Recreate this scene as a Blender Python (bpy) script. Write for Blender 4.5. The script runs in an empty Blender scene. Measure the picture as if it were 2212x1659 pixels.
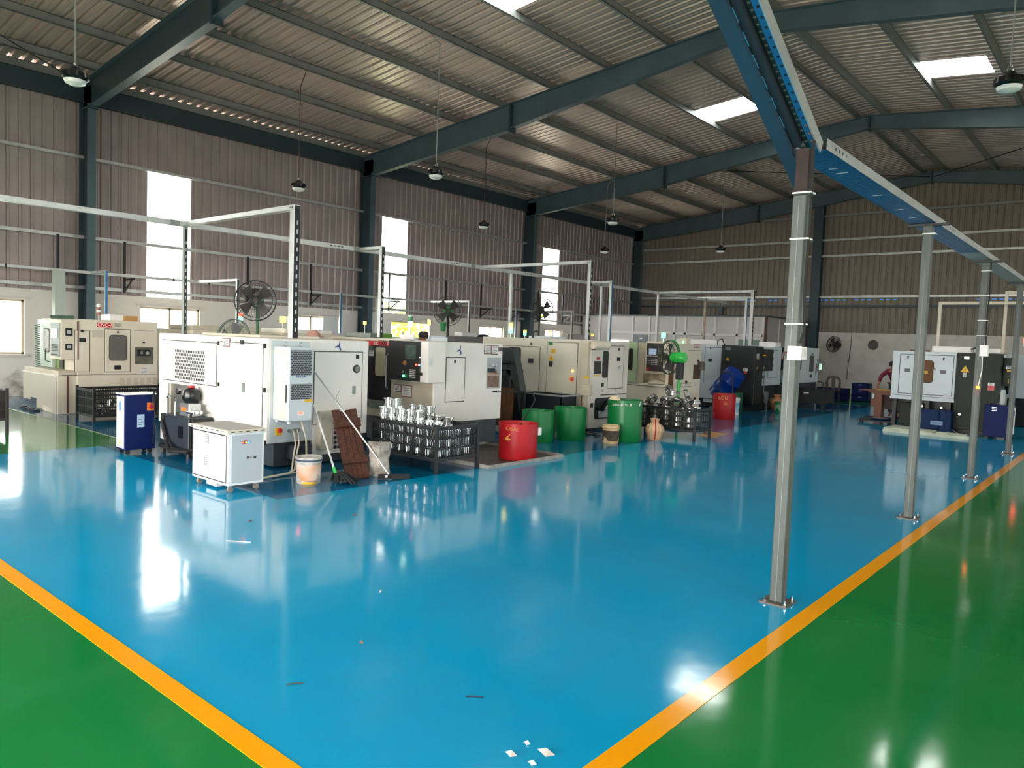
# CNC machine shop inside a portal-frame shed.
# All lengths below are in scene units, mostly taken from image pixels (camera height = 2); U turns them into metres.
import bpy, bmesh, math, random
from mathutils import Vector, Matrix
U = 0.84  # scales the whole scene and camera about the floor point below the camera
random.seed(7)
SC = bpy.context.scene
COL = SC.collection

# ---------------------------------------------------------------- camera
yaw, pit, rol = 0.704713, -0.0591315, 0.0376518
fw = Vector((-math.sin(yaw)*math.cos(pit), math.cos(yaw)*math.cos(pit), math.sin(pit)))
ri = Vector((math.cos(yaw), math.sin(yaw), 0)); up = ri.cross(fw)
r2 = ri*math.cos(rol) + up*math.sin(rol); u2 = -ri*math.sin(rol) + up*math.cos(rol)
cam = bpy.data.cameras.new('camera'); cam.sensor_width = 36; cam.lens = 36*1609/2212; cam.clip_start = .05; cam.clip_end = 400
co = bpy.data.objects.new('camera', cam); COL.objects.link(co)
M = Matrix((r2, u2, -fw)).transposed().to_4x4(); M.translation = Vector((0, 0, 2*U)); co.matrix_world = M
SC.camera = co

# ---------------------------------------------------------------- daylight
W = bpy.data.worlds.new('overcast_sky'); SC.world = W; W.use_nodes = True
nt = W.node_tree; bg = nt.nodes['Background']; bg.inputs[0].default_value = (1, .955, .91, 1); bg.inputs[1].default_value = 12.5
def portal(loc, rot, sx, sy):
    l = bpy.data.lights.new('daylight_portal', 'AREA'); l.shape = 'RECTANGLE'; l.size = sx*U; l.size_y = sy*U; l.cycles.is_portal = True
    o = bpy.data.objects.new('daylight_portal', l); COL.objects.link(o); o.location = Vector(loc)*U; o.rotation_euler = rot
SC.view_settings.view_transform = 'Standard'; SC.view_settings.look = 'None'; SC.view_settings.gamma = 1; SC.view_settings.use_curve_mapping = False
SC.view_settings.exposure = 0.55

# ---------------------------------------------------------------- materials
def lin(h):
    h = h.lstrip('#'); v = [int(h[i:i+2], 16)/255 for i in (0, 2, 4)]
    return tuple((c/12.92 if c <= .04045 else ((c+.055)/1.055)**2.4) for c in v)+(1,)
MC = {}
def mat(name, col, rough=.5, metal=0, col2=None, scale=3, amt=.5, bump=0, bscale=30, coat=0, emit=0, detail=4, spec=.5, stretch=None):
    if name in MC: return MC[name]
    m = bpy.data.materials.new(name); MC[name] = m; m.use_nodes = True; n = m.node_tree.nodes; l = m.node_tree.links
    p = n['Principled BSDF']; p.inputs['Base Color'].default_value = lin(col); p.inputs['Roughness'].default_value = rough
    p.inputs['Metallic'].default_value = metal; p.inputs['Coat Weight'].default_value = coat; p.inputs['Coat Roughness'].default_value = .08
    p.inputs['Specular IOR Level'].default_value = spec
    if emit: p.inputs['Emission Color'].default_value = lin(col); p.inputs['Emission Strength'].default_value = emit
    if col2 or bump:
        tc = n.new('ShaderNodeTexCoord'); src = tc.outputs['Object']
        if stretch:
            mp = n.new('ShaderNodeMapping'); mp.inputs['Scale'].default_value = stretch; l.new(src, mp.inputs[0]); src = mp.outputs[0]
    if col2:
        t = n.new('ShaderNodeTexNoise'); t.inputs['Scale'].default_value = scale; t.inputs['Detail'].default_value = detail; l.new(src, t.inputs[0])
        r = n.new('ShaderNodeValToRGB'); r.color_ramp.elements[0].position = .5-.25*(1-amt)-.05; r.color_ramp.elements[1].position = .5+.25
        r.color_ramp.elements[0].color = lin(col); r.color_ramp.elements[1].color = lin(col2)
        l.new(t.outputs['Fac'], r.inputs[0]); l.new(r.outputs[0], p.inputs['Base Color'])
    if bump:
        t = n.new('ShaderNodeTexNoise'); t.inputs['Scale'].default_value = bscale; t.inputs['Detail'].default_value = 3; l.new(src, t.inputs[0])
        b = n.new('ShaderNodeBump'); b.inputs['Strength'].default_value = bump; b.inputs['Distance'].default_value = .02
        l.new(t.outputs['Fac'], b.inputs['Height']); l.new(b.outputs[0], p.inputs['Normal'])
    return m
def floor_mat(name, c1, c2, c3):
    m = mat(name, c1, .2); n = m.node_tree.nodes; l = m.node_tree.links; p = n['Principled BSDF']
    tc = n.new('ShaderNodeTexCoord')
    t = n.new('ShaderNodeTexNoise'); t.inputs['Scale'].default_value = .55; t.inputs['Detail'].default_value = 6; t.inputs['Roughness'].default_value = .6; l.new(tc.outputs['Object'], t.inputs[0])
    r = n.new('ShaderNodeValToRGB'); e = r.color_ramp.elements; e[0].position = .35; e[0].color = lin(c1); e[1].position = .68; e[1].color = lin(c2); l.new(t.outputs['Fac'], r.inputs[0])
    t2 = n.new('ShaderNodeTexNoise'); t2.inputs['Scale'].default_value = 7; t2.inputs['Detail'].default_value = 8; t2.inputs['Roughness'].default_value = .7; l.new(tc.outputs['Object'], t2.inputs[0])
    r2_ = n.new('ShaderNodeValToRGB'); e = r2_.color_ramp.elements; e[0].position = .5; e[0].color = (0, 0, 0, 1); e[1].position = .8; e[1].color = (1, 1, 1, 1); l.new(t2.outputs['Fac'], r2_.inputs[0])
    mx = n.new('ShaderNodeMixRGB'); mx.inputs[2].default_value = lin(c3); l.new(r.outputs[0], mx.inputs[1])
    mu = n.new('ShaderNodeMath'); mu.operation = 'MULTIPLY'; mu.inputs[1].default_value = .12; l.new(r2_.outputs[0], mu.inputs[0]); l.new(mu.outputs[0], mx.inputs[0])
    l.new(mx.outputs[0], p.inputs['Base Color'])
    ro = n.new('ShaderNodeMapRange'); ro.inputs[3].default_value = .04; ro.inputs[4].default_value = .15; l.new(t2.outputs['Fac'], ro.inputs[0]); l.new(ro.outputs[0], p.inputs['Roughness'])
    b = n.new('ShaderNodeBump'); b.inputs['Strength'].default_value = .06; b.inputs['Distance'].default_value = .02
    t3 = n.new('ShaderNodeTexNoise'); t3.inputs['Scale'].default_value = 2.2; t3.inputs['Detail'].default_value = 3; l.new(tc.outputs['Object'], t3.inputs[0])
    l.new(t3.outputs['Fac'], b.inputs['Height']); l.new(b.outputs[0], p.inputs['Normal'])
    p.inputs['IOR'].default_value = 1.48
    return m
def glass_mat(name, col, t=.9):
    m = bpy.data.materials.new(name); MC[name] = m; m.use_nodes = True; n = m.node_tree.nodes; l = m.node_tree.links
    n.clear(); o = n.new('ShaderNodeOutputMaterial'); a = n.new('ShaderNodeBsdfTransparent'); a.inputs[0].default_value = lin(col)
    g = n.new('ShaderNodeBsdfGlossy'); g.inputs['Roughness'].default_value = .05; x = n.new('ShaderNodeMixShader'); x.inputs[0].default_value = 1-t
    l.new(a.outputs[0], x.inputs[1]); l.new(g.outputs[0], x.inputs[2]); l.new(x.outputs[0], o.inputs[0]); return m

BLUE = floor_mat('epoxy_blue', '#0092be', '#009ac6', '#0fa0c0'); TEAL = floor_mat('epoxy_old_blue_shaded', '#065f86', '#0a587a', '#14475c')  # TEAL: old blue paint with the shade by the machines mixed into its colour
GREEN = floor_mat('epoxy_green', '#0c7434', '#147c3c', '#2c8a52'); YEL = floor_mat('line_paint_yellow', '#f09c00', '#f5a408', '#d89a20')
CLAD = mat('cladding_sheet', '#a79a98', .45, .3, '#978b8a', 1.2, .5)
ROOFM = mat('roof_sheet', '#cdbab2', .34, .45, '#bba9a2', .8, .5)
PLAS = mat('plaster', '#d6cfcb', .85, 0, '#c4bcb6', 2.5, .6)
PLASD = PLAS
STEEL = mat('painted_steel', '#4c626b', .4, .1, '#435760', 1.5); STEELD = mat('painted_steel_dark', '#33434c', .4, .1)
PUR = mat('purlin_steel', '#8a8d8c', .4, .3, '#7d7f7e', 2)
GALV = mat('galvanised', '#c9ccca', .35, .6, '#b0b4b2', 4); GALVD = mat('galvanised_dull', '#8e9490', .45, .4, '#7b827e', 5)
BLK = mat('black_steel', '#1b1d20', .5); BLKG = mat('black_gloss', '#121416', .25); RUST = mat('rust', '#4a3a35', .8, 0, '#6b3a26', 6, .2)
WHT = mat('machine_white', '#ece8e2', .4, 0, '#e2ddd6', 2); WHT2 = mat('machine_cool_white', '#c9d2d6', .4, 0, '#c0cacf', 2)
CRM = mat('machine_cream', '#ddd4c2', .45, 0, '#cfc4ae', 2); TAN = mat('machine_tan', '#d6d0c0', .45, 0, '#c8c1af', 1.8)
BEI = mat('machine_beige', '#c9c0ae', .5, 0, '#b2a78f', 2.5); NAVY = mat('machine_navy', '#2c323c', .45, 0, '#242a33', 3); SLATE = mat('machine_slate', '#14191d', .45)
DGRN = mat('machine_dark_green', '#292e29', .55, 0, '#242923', 2, spec=.3); LGRN = mat('machine_pale_green', '#a7bf95', .5); SEAM = mat('seam_dark', '#3a3733', .7)
GLD = mat('dark_glass', '#2a2c2c', .12, 0, '#3b3833', 3); GLB = mat('brown_glass', '#6b4a34', .6, 0, '#75523a', 4, spec=.15); LENS = mat('lamp_lens', '#e8ecec', .25)
WPL = mat('white_plastic', '#e9e6e4', .4); RED = mat('red_paint', '#c01820', .35); REDD = mat('red_tub', '#c3151f', .4, 0, '#a3121b', 4, .3)
GRNT = mat('green_tub', '#0a7a3c', .35, 0, '#086a33', 3); BLUT = mat('blue_tub', '#0c338a', .3, 0, '#0a2d78', 3, spec=.35); BLUP = mat('blue_cabinet', '#081a54', .55, 0, '#08184c', 3, spec=.2)
YLW = mat('yellow_sign', '#e8b422', .5); ORNG = mat('orange_label', '#d9782a', .5); PAPER = mat('paper', '#d9d6d4', .8); CHR = mat('chrome', '#d8dadb', .12, 1); ALU = mat('aluminium', '#c6cacb', .3, .8)
BLUFILM = mat('tray_blue', '#2476ae', .35, .4, '#2a6a98', 3); GFAN = mat('fan_green', '#2fb548', .3); WOOD = mat('plank_wood', '#643626', .8, 0, '#2e1a14', 5, .3, bump=.4, bscale=14, stretch=(6, 6, .6))
DESKW = mat('desk_laminate', '#8a4a2c', .45, 0, '#7a4026', 8, stretch=(5, 5, .7)); RUB = mat('rubber', '#151515', .7); SKIN = mat('skin', '#9a6148', .55)

# ---------------------------------------------------------------- geometry helpers
class G:
    def __init__(s): s.v = []; s.f = []; s.mi = []; s.sm = []; s.mats = []; s.cur = 0; s.T = Matrix.Identity(4)
    def m(s, mt):
        if mt not in s.mats: s.mats.append(mt)
        s.cur = s.mats.index(mt); return s
    def add(s, vs, fs, smooth=False):
        b = len(s.v); s.v += [s.T @ Vector(p) for p in vs]
        for f in fs: s.f.append([b+i for i in f]); s.mi.append(s.cur); s.sm.append(smooth)
        return s
    def box(s, x0, y0, z0, x1, y1, z1, bev=0):
        x0, x1 = min(x0, x1), max(x0, x1); y0, y1 = min(y0, y1), max(y0, y1); z0, z1 = min(z0, z1), max(z0, z1)
        if not bev:
            return s.add([(x, y, z) for x in (x0, x1) for y in (y0, y1) for z in (z0, z1)], [(0, 1, 3, 2), (4, 6, 7, 5), (0, 4, 5, 1), (2, 3, 7, 6), (0, 2, 6, 4), (1, 5, 7, 3)])
        c = ((x0+x1)/2, (y0+y1)/2, (z0+z1)/2); h = ((x1-x0)/2, (y1-y0)/2, (z1-z0)/2); b = min(bev, min(h)*.9); vs = []; ix = {}
        for sx in (-1, 1):
            for sy in (-1, 1):
                for sz in (-1, 1):
                    for k in range(3):
                        sg = (sx, sy, sz); ix[(sg, k)] = len(vs); vs.append(tuple(c[a]+sg[a]*(h[a]-(b if a != k else 0)) for a in range(3)))
        fs = []
        def sgn(k, a, l, c_, m_, d): q = [0, 0, 0]; q[k] = a; q[l] = c_; q[m_] = d; return tuple(q)
        for k in range(3):
            l, m_ = [a for a in range(3) if a != k]
            for a in (-1, 1): fs.append([ix[(sgn(k, a, l, p, m_, q), k)] for p, q in ((-1, -1), (1, -1), (1, 1), (-1, 1))])
        for k, l, m_ in ((0, 1, 2), (0, 2, 1), (1, 2, 0)):
            for a in (-1, 1):
                for c_ in (-1, 1): fs.append([ix[(sgn(k, a, l, c_, m_, -1), k)], ix[(sgn(k, a, l, c_, m_, -1), l)], ix[(sgn(k, a, l, c_, m_, 1), l)], ix[(sgn(k, a, l, c_, m_, 1), k)]])
        for sx in (-1, 1):
            for sy in (-1, 1):
                for sz in (-1, 1): fs.append([ix[((sx, sy, sz), k)] for k in range(3)])
        return s.add(vs, fs)
    def cyl(s, p0, p1, r0, r1=None, n=12, caps=True):
        r1 = r0 if r1 is None else r1; p0 = Vector(p0); p1 = Vector(p1); d = (p1-p0).normalized()
        a = d.orthogonal().normalized(); b = d.cross(a); vs = []
        for p, r in ((p0, r0), (p1, r1)): vs += [p+(a*math.cos(2*math.pi*i/n)+b*math.sin(2*math.pi*i/n))*r for i in range(n)]
        s.add(vs, [(i, (i+1) % n, n+(i+1) % n, n+i) for i in range(n)], True)
        if caps: s.add(vs, [list(range(n-1, -1, -1)), list(range(n, 2*n))])
        return s
    def tube(s, pts, r, n=6, closed=False):
        pts = [Vector(p) for p in pts]; N = len(pts); vs = []; ref = None
        for i, p in enumerate(pts):
            d = (pts[(i+1) % N] if (closed or i < N-1) else p) - (pts[i-1] if (closed or i > 0) else p)
            d = d.normalized() if d.length else Vector((0, 0, 1))
            if ref is None: ref = d.orthogonal().normalized()
            a = (ref-d*ref.dot(d)); a = a.normalized() if a.length > 1e-6 else d.orthogonal().normalized(); ref = a; b = d.cross(a)
            vs += [p+(a*math.cos(2*math.pi*k/n)+b*math.sin(2*math.pi*k/n))*r for k in range(n)]
        fs = [(i*n+k, i*n+(k+1) % n, ((i+1) % N)*n+(k+1) % n, ((i+1) % N)*n+k) for i in range(N if closed else N-1) for k in range(n)]
        s.add(vs, fs, True)
        if not closed: s.add(vs, [list(range(n)), list(range((N-1)*n, N*n))])
        return s
    def ring(s, c, ax, R, r, n=24, k=6):
        c = Vector(c); ax = Vector(ax).normalized(); a = ax.orthogonal().normalized(); b = ax.cross(a)
        return s.tube([c+(a*math.cos(2*math.pi*i/n)+b*math.sin(2*math.pi*i/n))*R for i in range(n)], r, k, True)
    def lathe(s, prof, c=(0, 0, 0), n=24, jit=0, squash=(1, 1)):
        vs = []; c = Vector(c)
        for r, z in prof:
            for i in range(n):
                a = 2*math.pi*i/n; q = r*(1+jit*math.sin(3*a+z*7)); vs.append(c+Vector((q*math.cos(a)*squash[0], q*math.sin(a)*squash[1], z)))
        return s.add(vs, [(j*n+i, j*n+(i+1) % n, (j+1)*n+(i+1) % n, (j+1)*n+i) for j in range(len(prof)-1) for i in range(n)], True)
    def prism(s, poly, ax, a, b):
        def P(u, v, w): return {'x': (w, u, v), 'y': (u, w, v), 'z': (u, v, w)}[ax]
        n = len(poly); vs = [P(u, v, a) for u, v in poly]+[P(u, v, b) for u, v in poly]
        return s.add(vs, [list(range(n)), list(range(2*n-1, n-1, -1))]+[(i, (i+1) % n, n+(i+1) % n, n+i) for i in range(n)])
    def beam(s, p0, p1, w, h, up=(0, 0, 1)):
        p0 = Vector(p0); p1 = Vector(p1); d = (p1-p0).normalized(); upv = Vector(up)
        if abs(d.dot(upv)) > .99: upv = Vector((1, 0, 0))
        a = d.cross(upv).normalized(); b = a.cross(d); vs = []
        for p in (p0, p1): vs += [p+a*(w/2*i)+b*(h/2*j) for i, j in ((-1, -1), (1, -1), (1, 1), (-1, 1))]
        return s.add(vs, [(3, 2, 1, 0), (4, 5, 6, 7)]+[(i, (i+1) % 4, 4+(i+1) % 4, 4+i) for i in range(4)])
    def text(s, body, size, mtx, ext=.002):
        cu = bpy.data.curves.new('t', 'FONT'); cu.body = body; cu.size = size; cu.align_x = 'CENTER'; cu.align_y = 'CENTER'; cu.extrude = ext
        o = bpy.data.objects.new('t', cu); COL.objects.link(o); bpy.context.view_layer.update(); me = bpy.data.meshes.new_from_object(o)
        T = s.T; s.T = T @ mtx; s.add([v.co.copy() for v in me.vertices], [list(p.vertices) for p in me.polygons]); s.T = T
        bpy.data.objects.remove(o); bpy.data.curves.remove(cu); bpy.data.meshes.remove(me); return s
FY = Matrix(((1, 0, 0), (0, 0, -1), (0, 1, 0))).to_4x4()          # text plane facing -y
FXM = Matrix(((0, 0, 1), (1, 0, 0), (0, 1, 0))).to_4x4()           # text plane facing +x
def at(x, y, z, F): return Matrix.Translation((x, y, z)) @ F

ORG = {}
def mk(name, g, mats=None, org=(0, 0, 0), recalc=True):
    me = bpy.data.meshes.new(name); o_ = Vector(org)
    me.from_pydata([(v-o_)*U for v in g.v], [], g.f)
    ms = g.mats if g.mats else ([mats] if mats else [WHT])
    for m in ms: me.materials.append(m)
    me.polygons.foreach_set('material_index', g.mi); me.polygons.foreach_set('use_smooth', g.sm)
    if recalc:
        bm = bmesh.new(); bm.from_mesh(me); bmesh.ops.recalc_face_normals(bm, faces=bm.faces); bm.to_mesh(me); bm.free()
    me.update()
    if any(g.sm): me.set_sharp_from_angle(angle=math.radians(38))
    o = bpy.data.objects.new(name, me); COL.objects.link(o); return o
def thing(name, label, cat, loc=(0, 0, 0), group=None):
    o = bpy.data.objects.new(name, None); COL.objects.link(o); o.location = Vector(loc)*U; o.empty_display_size = .1
    o['label'] = label; o['category'] = cat
    if group: o['group'] = group
    ORG[o.name] = Vector(loc); return o
def part(name, g, m=None, parent=None, label=None):
    org = ORG[parent.name]; o = mk(name, g, m, org); o.parent = parent; ORG[o.name] = org
    if label: o['label'] = label
    return o
def parts(name, g, m=None, parent=None):                     # every loose piece of g becomes a part of its own
    up_ = list(range(len(g.v)))
    def fd(i):
        while up_[i] != i: up_[i] = up_[up_[i]]; i = up_[i]
        return i
    for f in g.f:
        for i in f[1:]: up_[fd(i)] = fd(f[0])
    gr = {}
    for k, f in enumerate(g.f): gr.setdefault(fd(f[0]), []).append(k)
    for ks in gr.values():
        q = G(); q.mats = g.mats; ix = {}
        for k in ks:
            for i in g.f[k]:
                if i not in ix: ix[i] = len(q.v); q.v.append(g.v[i])
            q.f.append([ix[i] for i in g.f[k]]); q.mi.append(g.mi[k]); q.sm.append(g.sm[k])
        part(name, q, m, parent)
def solo(name, g, m, label, cat, group=None, kind=None):
    xs = [v.x for v in g.v]; ys = [v.y for v in g.v]; zs = [v.z for v in g.v]
    org = Vector(((min(xs)+max(xs))/2, (min(ys)+max(ys))/2, min(zs))); o = mk(name, g, m, org); o.location = org*U; ORG[o.name] = org
    o['label'] = label; o['category'] = cat
    if group: o['group'] = group
    if kind: o['kind'] = kind
    return o
def struct(name, g, m=None, parent=None):
    o = mk(name, g, m, (0, 0, 0) if parent is None else ORG.get(parent.name, Vector((0, 0, 0)))); o['kind'] = 'structure'; ORG[o.name] = Vector((0, 0, 0))
    if parent: o.parent = parent
    return o
def dup(o, loc, rot=(0, 0, 0), label=None, group=None, scale=None):
    kids = {}
    for c in bpy.data.objects:
        if c.parent: kids.setdefault(c.parent.name, []).append(c)
    def cp(a, par):
        c = a.copy(); COL.objects.link(c); c.parent = par
        for k in kids.get(a.name, []): cp(k, c)
        return c
    r = cp(o, None); r.location = Vector(loc)*U; r.rotation_euler = rot
    if scale: r.scale = (scale,)*3 if not isinstance(scale, tuple) else scale
    if label: r['label'] = label
    if group: r['group'] = group
    ORG[r.name] = Vector(loc); return r
def aX(T, name, m, X, r, d=.012, bev=0, label=None):          # plate on a face looking +x ; r = y0, y1, z0, z1
    return part(name, G().box(X-.004, r[0], r[2], X+d, r[1], r[3], bev), m, T, label)
def aY(T, name, m, Y, r, d=.012, bev=0, label=None):          # plate on a face looking -y ; r = x0, x1, z0, z1
    return part(name, G().box(r[0], Y-d, r[2], r[1], Y+.004, r[3], bev), m, T, label)
def doorX(T, m, X, r, name='door', d=.014, label=None):
    g = G().m(SEAM).box(X-.004, r[0]-.012, r[2]-.012, X+.004, r[1]+.012, r[3]+.012).m(m).box(X-.004, r[0], r[2], X+d, r[1], r[3], .006); return part(name, g, None, T, label)
def doorY(T, m, Y, r, name='door', d=.014, label=None):
    g = G().m(SEAM).box(r[0]-.012, Y-.004, r[2]-.012, r[1]+.012, Y+.004, r[3]+.012).m(m).box(r[0], Y-d, r[2], r[1], Y+.004, r[3], .006); return part(name, g, None, T, label)
def rpoly(a0, a1, b0, b1, r, n=4):
    out = []
    for cx, cy, s0 in ((a1-r, b1-r, 0), (a0+r, b1-r, 90), (a0+r, b0+r, 180), (a1-r, b0+r, 270)):
        for i in range(n+1): a = math.radians(s0+90*i/n); out.append((cx+r*math.cos(a), cy+r*math.sin(a)))
    return out
def winX(T, m, X, r, name='window', rad=.04, d=.016):
    g = G().m(SEAM).prism(rpoly(r[0]-.015, r[1]+.015, r[2]-.015, r[3]+.015, rad+.01), 'x', X-.004, X+d-.004).m(m).prism(rpoly(*r, rad), 'x', X, X+d); return part(name, g, None, T)
def winY(T, m, Y, r, name='window', rad=.04, d=.016):
    g = G().m(SEAM).prism(rpoly(r[0]-.015, r[1]+.015, r[2]-.015, r[3]+.015, rad+.01), 'y', Y+.004, Y-d+.004).m(m).prism(rpoly(*r, rad), 'y', Y, Y-d); return part(name, g, None, T)
BOLT = [(.1, .78), (-.14, .38), (.02, .38), (-.1, .1), (.16, .46), (.0, .46)]
def tri(T, F, p, s):                                          # yellow warning triangle, p = centre of its lower edge
    g = G(); g.T = at(*p, F); g.m(YLW).prism([(-s/2, 0), (s/2, 0), (0, s*.87)], 'z', 0, .006).m(BLK).prism([(u*s*.7, v*s*.8) for u, v in BOLT], 'z', .006, .008); return part('warning_sign', g, None, T)
def decal(T, F, p, w, h, m=PAPER, border=None, name='notice'):
    g = G(); g.T = at(*p, F)
    if border: g.m(border).box(-w/2, -h/2, 0, w/2, h/2, .004); w -= .03; h -= .03
    g.m(m).box(-w/2, -h/2, .003, w/2, h/2, .007); g.m(SEAM)
    if h > .05:
        for i in range(4): g.box(-w*.36, h*(.3-.2*i)-.003, .007, w*(.36 if i % 2 == 0 else .15), h*(.3-.2*i)+.003, .0075)
    return part(name, g, None, T)
def glow(name, col, s): return mat(name, col, .4, emit=s)
LR, LG, LY, LO = glow('glow_red', '#ff3a2a', 6), glow('glow_green', '#4dff8a', 5), glow('glow_yellow', '#ffd840', 5), glow('glow_orange', '#ff7a1e', 6)
def tower(T, p, segs, h=.09, r=.035, pole=.25):
    g = G().cyl(p, (p[0], p[1], p[2]+pole), .012, n=8); t = part('signal_lamp_post', g, GALV, T); z = p[2]+pole
    for m in segs: part('signal_lamp', G().cyl((p[0], p[1], z), (p[0], p[1], z+h), r, n=12), m, t); z += h
    part('signal_lamp_cap', G().cyl((p[0], p[1], z), (p[0], p[1], z+.015), r, n=12), WPL, t); return t

# ---------------------------------------------------------------- floor
g = G()
def rect(x0, y0, x1, y1, z=0): g.add([(x0, y0, z), (x1, y0, z), (x1, y1, z), (x0, y1, z)], [(0, 1, 2, 3)])
X0, X1, Y0, Y1 = -23.0, 7.4, -6.6, 37.9
g.m(GREEN); rect(X0, Y0, X1, 1.88); rect(-1.8, 1.88, X1, Y1); rect(X0, 1.88, -13.0, 3.2)
g.m(BLUE); rect(-13.0, 1.88, -1.8, 4.9); rect(-7.75, 4.9, -1.8, 30.2)
g.m(GREEN); rect(X0, 30.2, -1.8, Y1); rect(X0, 3.2, -13.0, 5.5)
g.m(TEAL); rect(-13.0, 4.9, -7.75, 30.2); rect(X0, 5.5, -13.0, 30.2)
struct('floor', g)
# yellow lines
struct('trim_1', G().box(-1.895, 1.82, 0, -1.765, Y1, .003), YEL); struct('trim_2', G().box(X0, 1.82, 0, -1.765, 1.94, .0031), YEL)
struct('trim_3', G().box(X0, 5.46, 0, -13, 5.5, .002).box(X0, 30.18, 0, -1.9, 30.24, .002), mat('faded_line', '#8f9a72', .5))
# yard outside
solo('ground', G().box(-70, -60, -.3, 50, 90, -.12), mat('yard_concrete', '#b9b3a6', .9, 0, '#a8a294', .5), 'pale concrete yard outside the shed walls', 'ground')
bpy.data.objects['ground']['kind'] = 'structure'

# ---------------------------------------------------------------- shell
def rz(x): return 8.62+.1*(min(x, -15.6-x)+23)               # top of the rafters
RIDGE = -7.8
def corr(g, ax, u0, u1, w, v0, v1, pitch=.28, d=.035):
    # trapezoid ribs along v ; ax 'y' : sheet in plane x=w over u=y ; ax 'x' : plane y=w over u=x ; v0/v1 numbers or functions of u
    f0 = v0 if callable(v0) else (lambda u: v0); f1 = v1 if callable(v1) else (lambda u: v1); pts = []; k = math.floor(u0/pitch)
    while k*pitch < u1:
        for q, h in ((0, 0), (.62, 0), (.72, 1), (.9, 1), (1, 0)):
            u = (k+q)*pitch
            if u0 <= u <= u1: pts.append((u, h*d))
        k += 1
    pts = [(u0, 0)]+[p for p in pts if p[0] > u0+1e-6]+[(u1, 0)]
    for (ua, ha), (ub, hb) in zip(pts, pts[1:]):
        P = (lambda u, h, v: (w-h, u, v)) if ax == 'y' else (lambda u, h, v: (u, w+h, v))
        g.add([P(ua, ha, f0(ua)), P(ub, hb, f0(ub)), P(ub, hb, f1(ub)), P(ua, ha, f1(ua))], [(0, 1, 2, 3)])
STRIPS = [(.2, 1.5), (9.97, 11.3), (18.94, 20.25), (29.12, 30.42)]  # first strip is out of view, added to let in daylight
LOWW = [(-3.2, -1.2), (.4, 2.4), (4.7, 6.75), (9.76, 11.62), (14.8, 16.78), (19.5, 21.6), (24.62, 26.3), (29.45, 30.9)]
def pierced(g, ax, w0, w1, u0, u1, z1, holes):
    def bx(a, b, c, d):
        if b-a > 1e-4: g.box(*((w0, a, c, w1, b, d) if ax == 'y' else (a, w0, c, b, w1, d)))
    cur = u0
    for a, b, c, d in holes: bx(cur, a, 0, z1); bx(a, b, 0, c); bx(a, b, d, z1); cur = b
    bx(cur, u1, 0, z1)
def stained():
    # plaster with damp stains that fade out above knee height
    m = mat('plaster_stained', '#d8d2cb', .9); n = m.node_tree.nodes; l = m.node_tree.links; tc = n.new('ShaderNodeTexCoord')
    t = n.new('ShaderNodeTexNoise'); t.inputs['Scale'].default_value = 1.6; t.inputs['Detail'].default_value = 9; t.inputs['Roughness'].default_value = .65; l.new(tc.outputs['Object'], t.inputs[0])
    sx = n.new('ShaderNodeSeparateXYZ'); l.new(tc.outputs['Object'], sx.inputs[0])
    mr = n.new('ShaderNodeMapRange'); mr.inputs[1].default_value = .1; mr.inputs[2].default_value = 1.0; mr.inputs[3].default_value = .14; mr.inputs[4].default_value = -.12; l.new(sx.outputs[2], mr.inputs[0])
    a = n.new('ShaderNodeMath'); a.operation = 'ADD'; l.new(t.outputs['Fac'], a.inputs[0]); l.new(mr.outputs[0], a.inputs[1])
    r = n.new('ShaderNodeValToRGB'); e = r.color_ramp.elements; e[0].position = .5; e[0].color = lin('#dad4ce'); e[1].position = .72; e[1].color = lin('#7d766c'); l.new(a.outputs[0], r.inputs[0]); l.new(r.outputs[0], n['Principled BSDF'].inputs['Base Color']); return m
PLASD = stained()
g = G(); pierced(g, 'y', -23.2, -23.0, Y0-.2, Y1+.2, 2.88, [(a, b, 1.12, 2.58) for a, b in LOWW]); wl = struct('wall_left', g, PLASD)
g = G(); cur = Y0
for a, b in STRIPS: corr(g, 'y', cur, a, -23.05, 2.8, 8.845); corr(g, 'y', a, b, -23.05, 6.58, 8.845); cur = b
corr(g, 'y', cur, Y1, -23.05, 2.8, 8.845); struct('cladding', g, CLAD, wl)
g = G(); pierced(g, 'x', 37.9, 38.1, X0, X1, 2.95, []); we = struct('wall_end', g, PLAS)
gl = G(); random.seed(3); slots = [(k*.28+.02, k*.28+.2) for k in range(-80, 26) if (-62 < k < -32 or -22 < k < 4) and random.random() > .25]
corr(gl, 'x', X0, X1, 37.95, 2.9, 4.5)
cur = X0
for a, b in slots: corr(gl, 'x', cur, a, 37.95, 4.5, lambda x: rz(x)+.3); corr(gl, 'x', a, b, 37.95, 4.56, lambda x: rz(x)+.3); cur = b
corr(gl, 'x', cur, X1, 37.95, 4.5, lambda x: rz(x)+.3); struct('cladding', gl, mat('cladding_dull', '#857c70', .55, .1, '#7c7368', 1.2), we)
solo('awning_sheet', G().box(-22, 38.35, 4.0, 6, 38.4, 5.0), mat('awning_blue', '#2f6fd0', .6), 'blue awning sheet seen through slits high in the far wall', 'awning')
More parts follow.
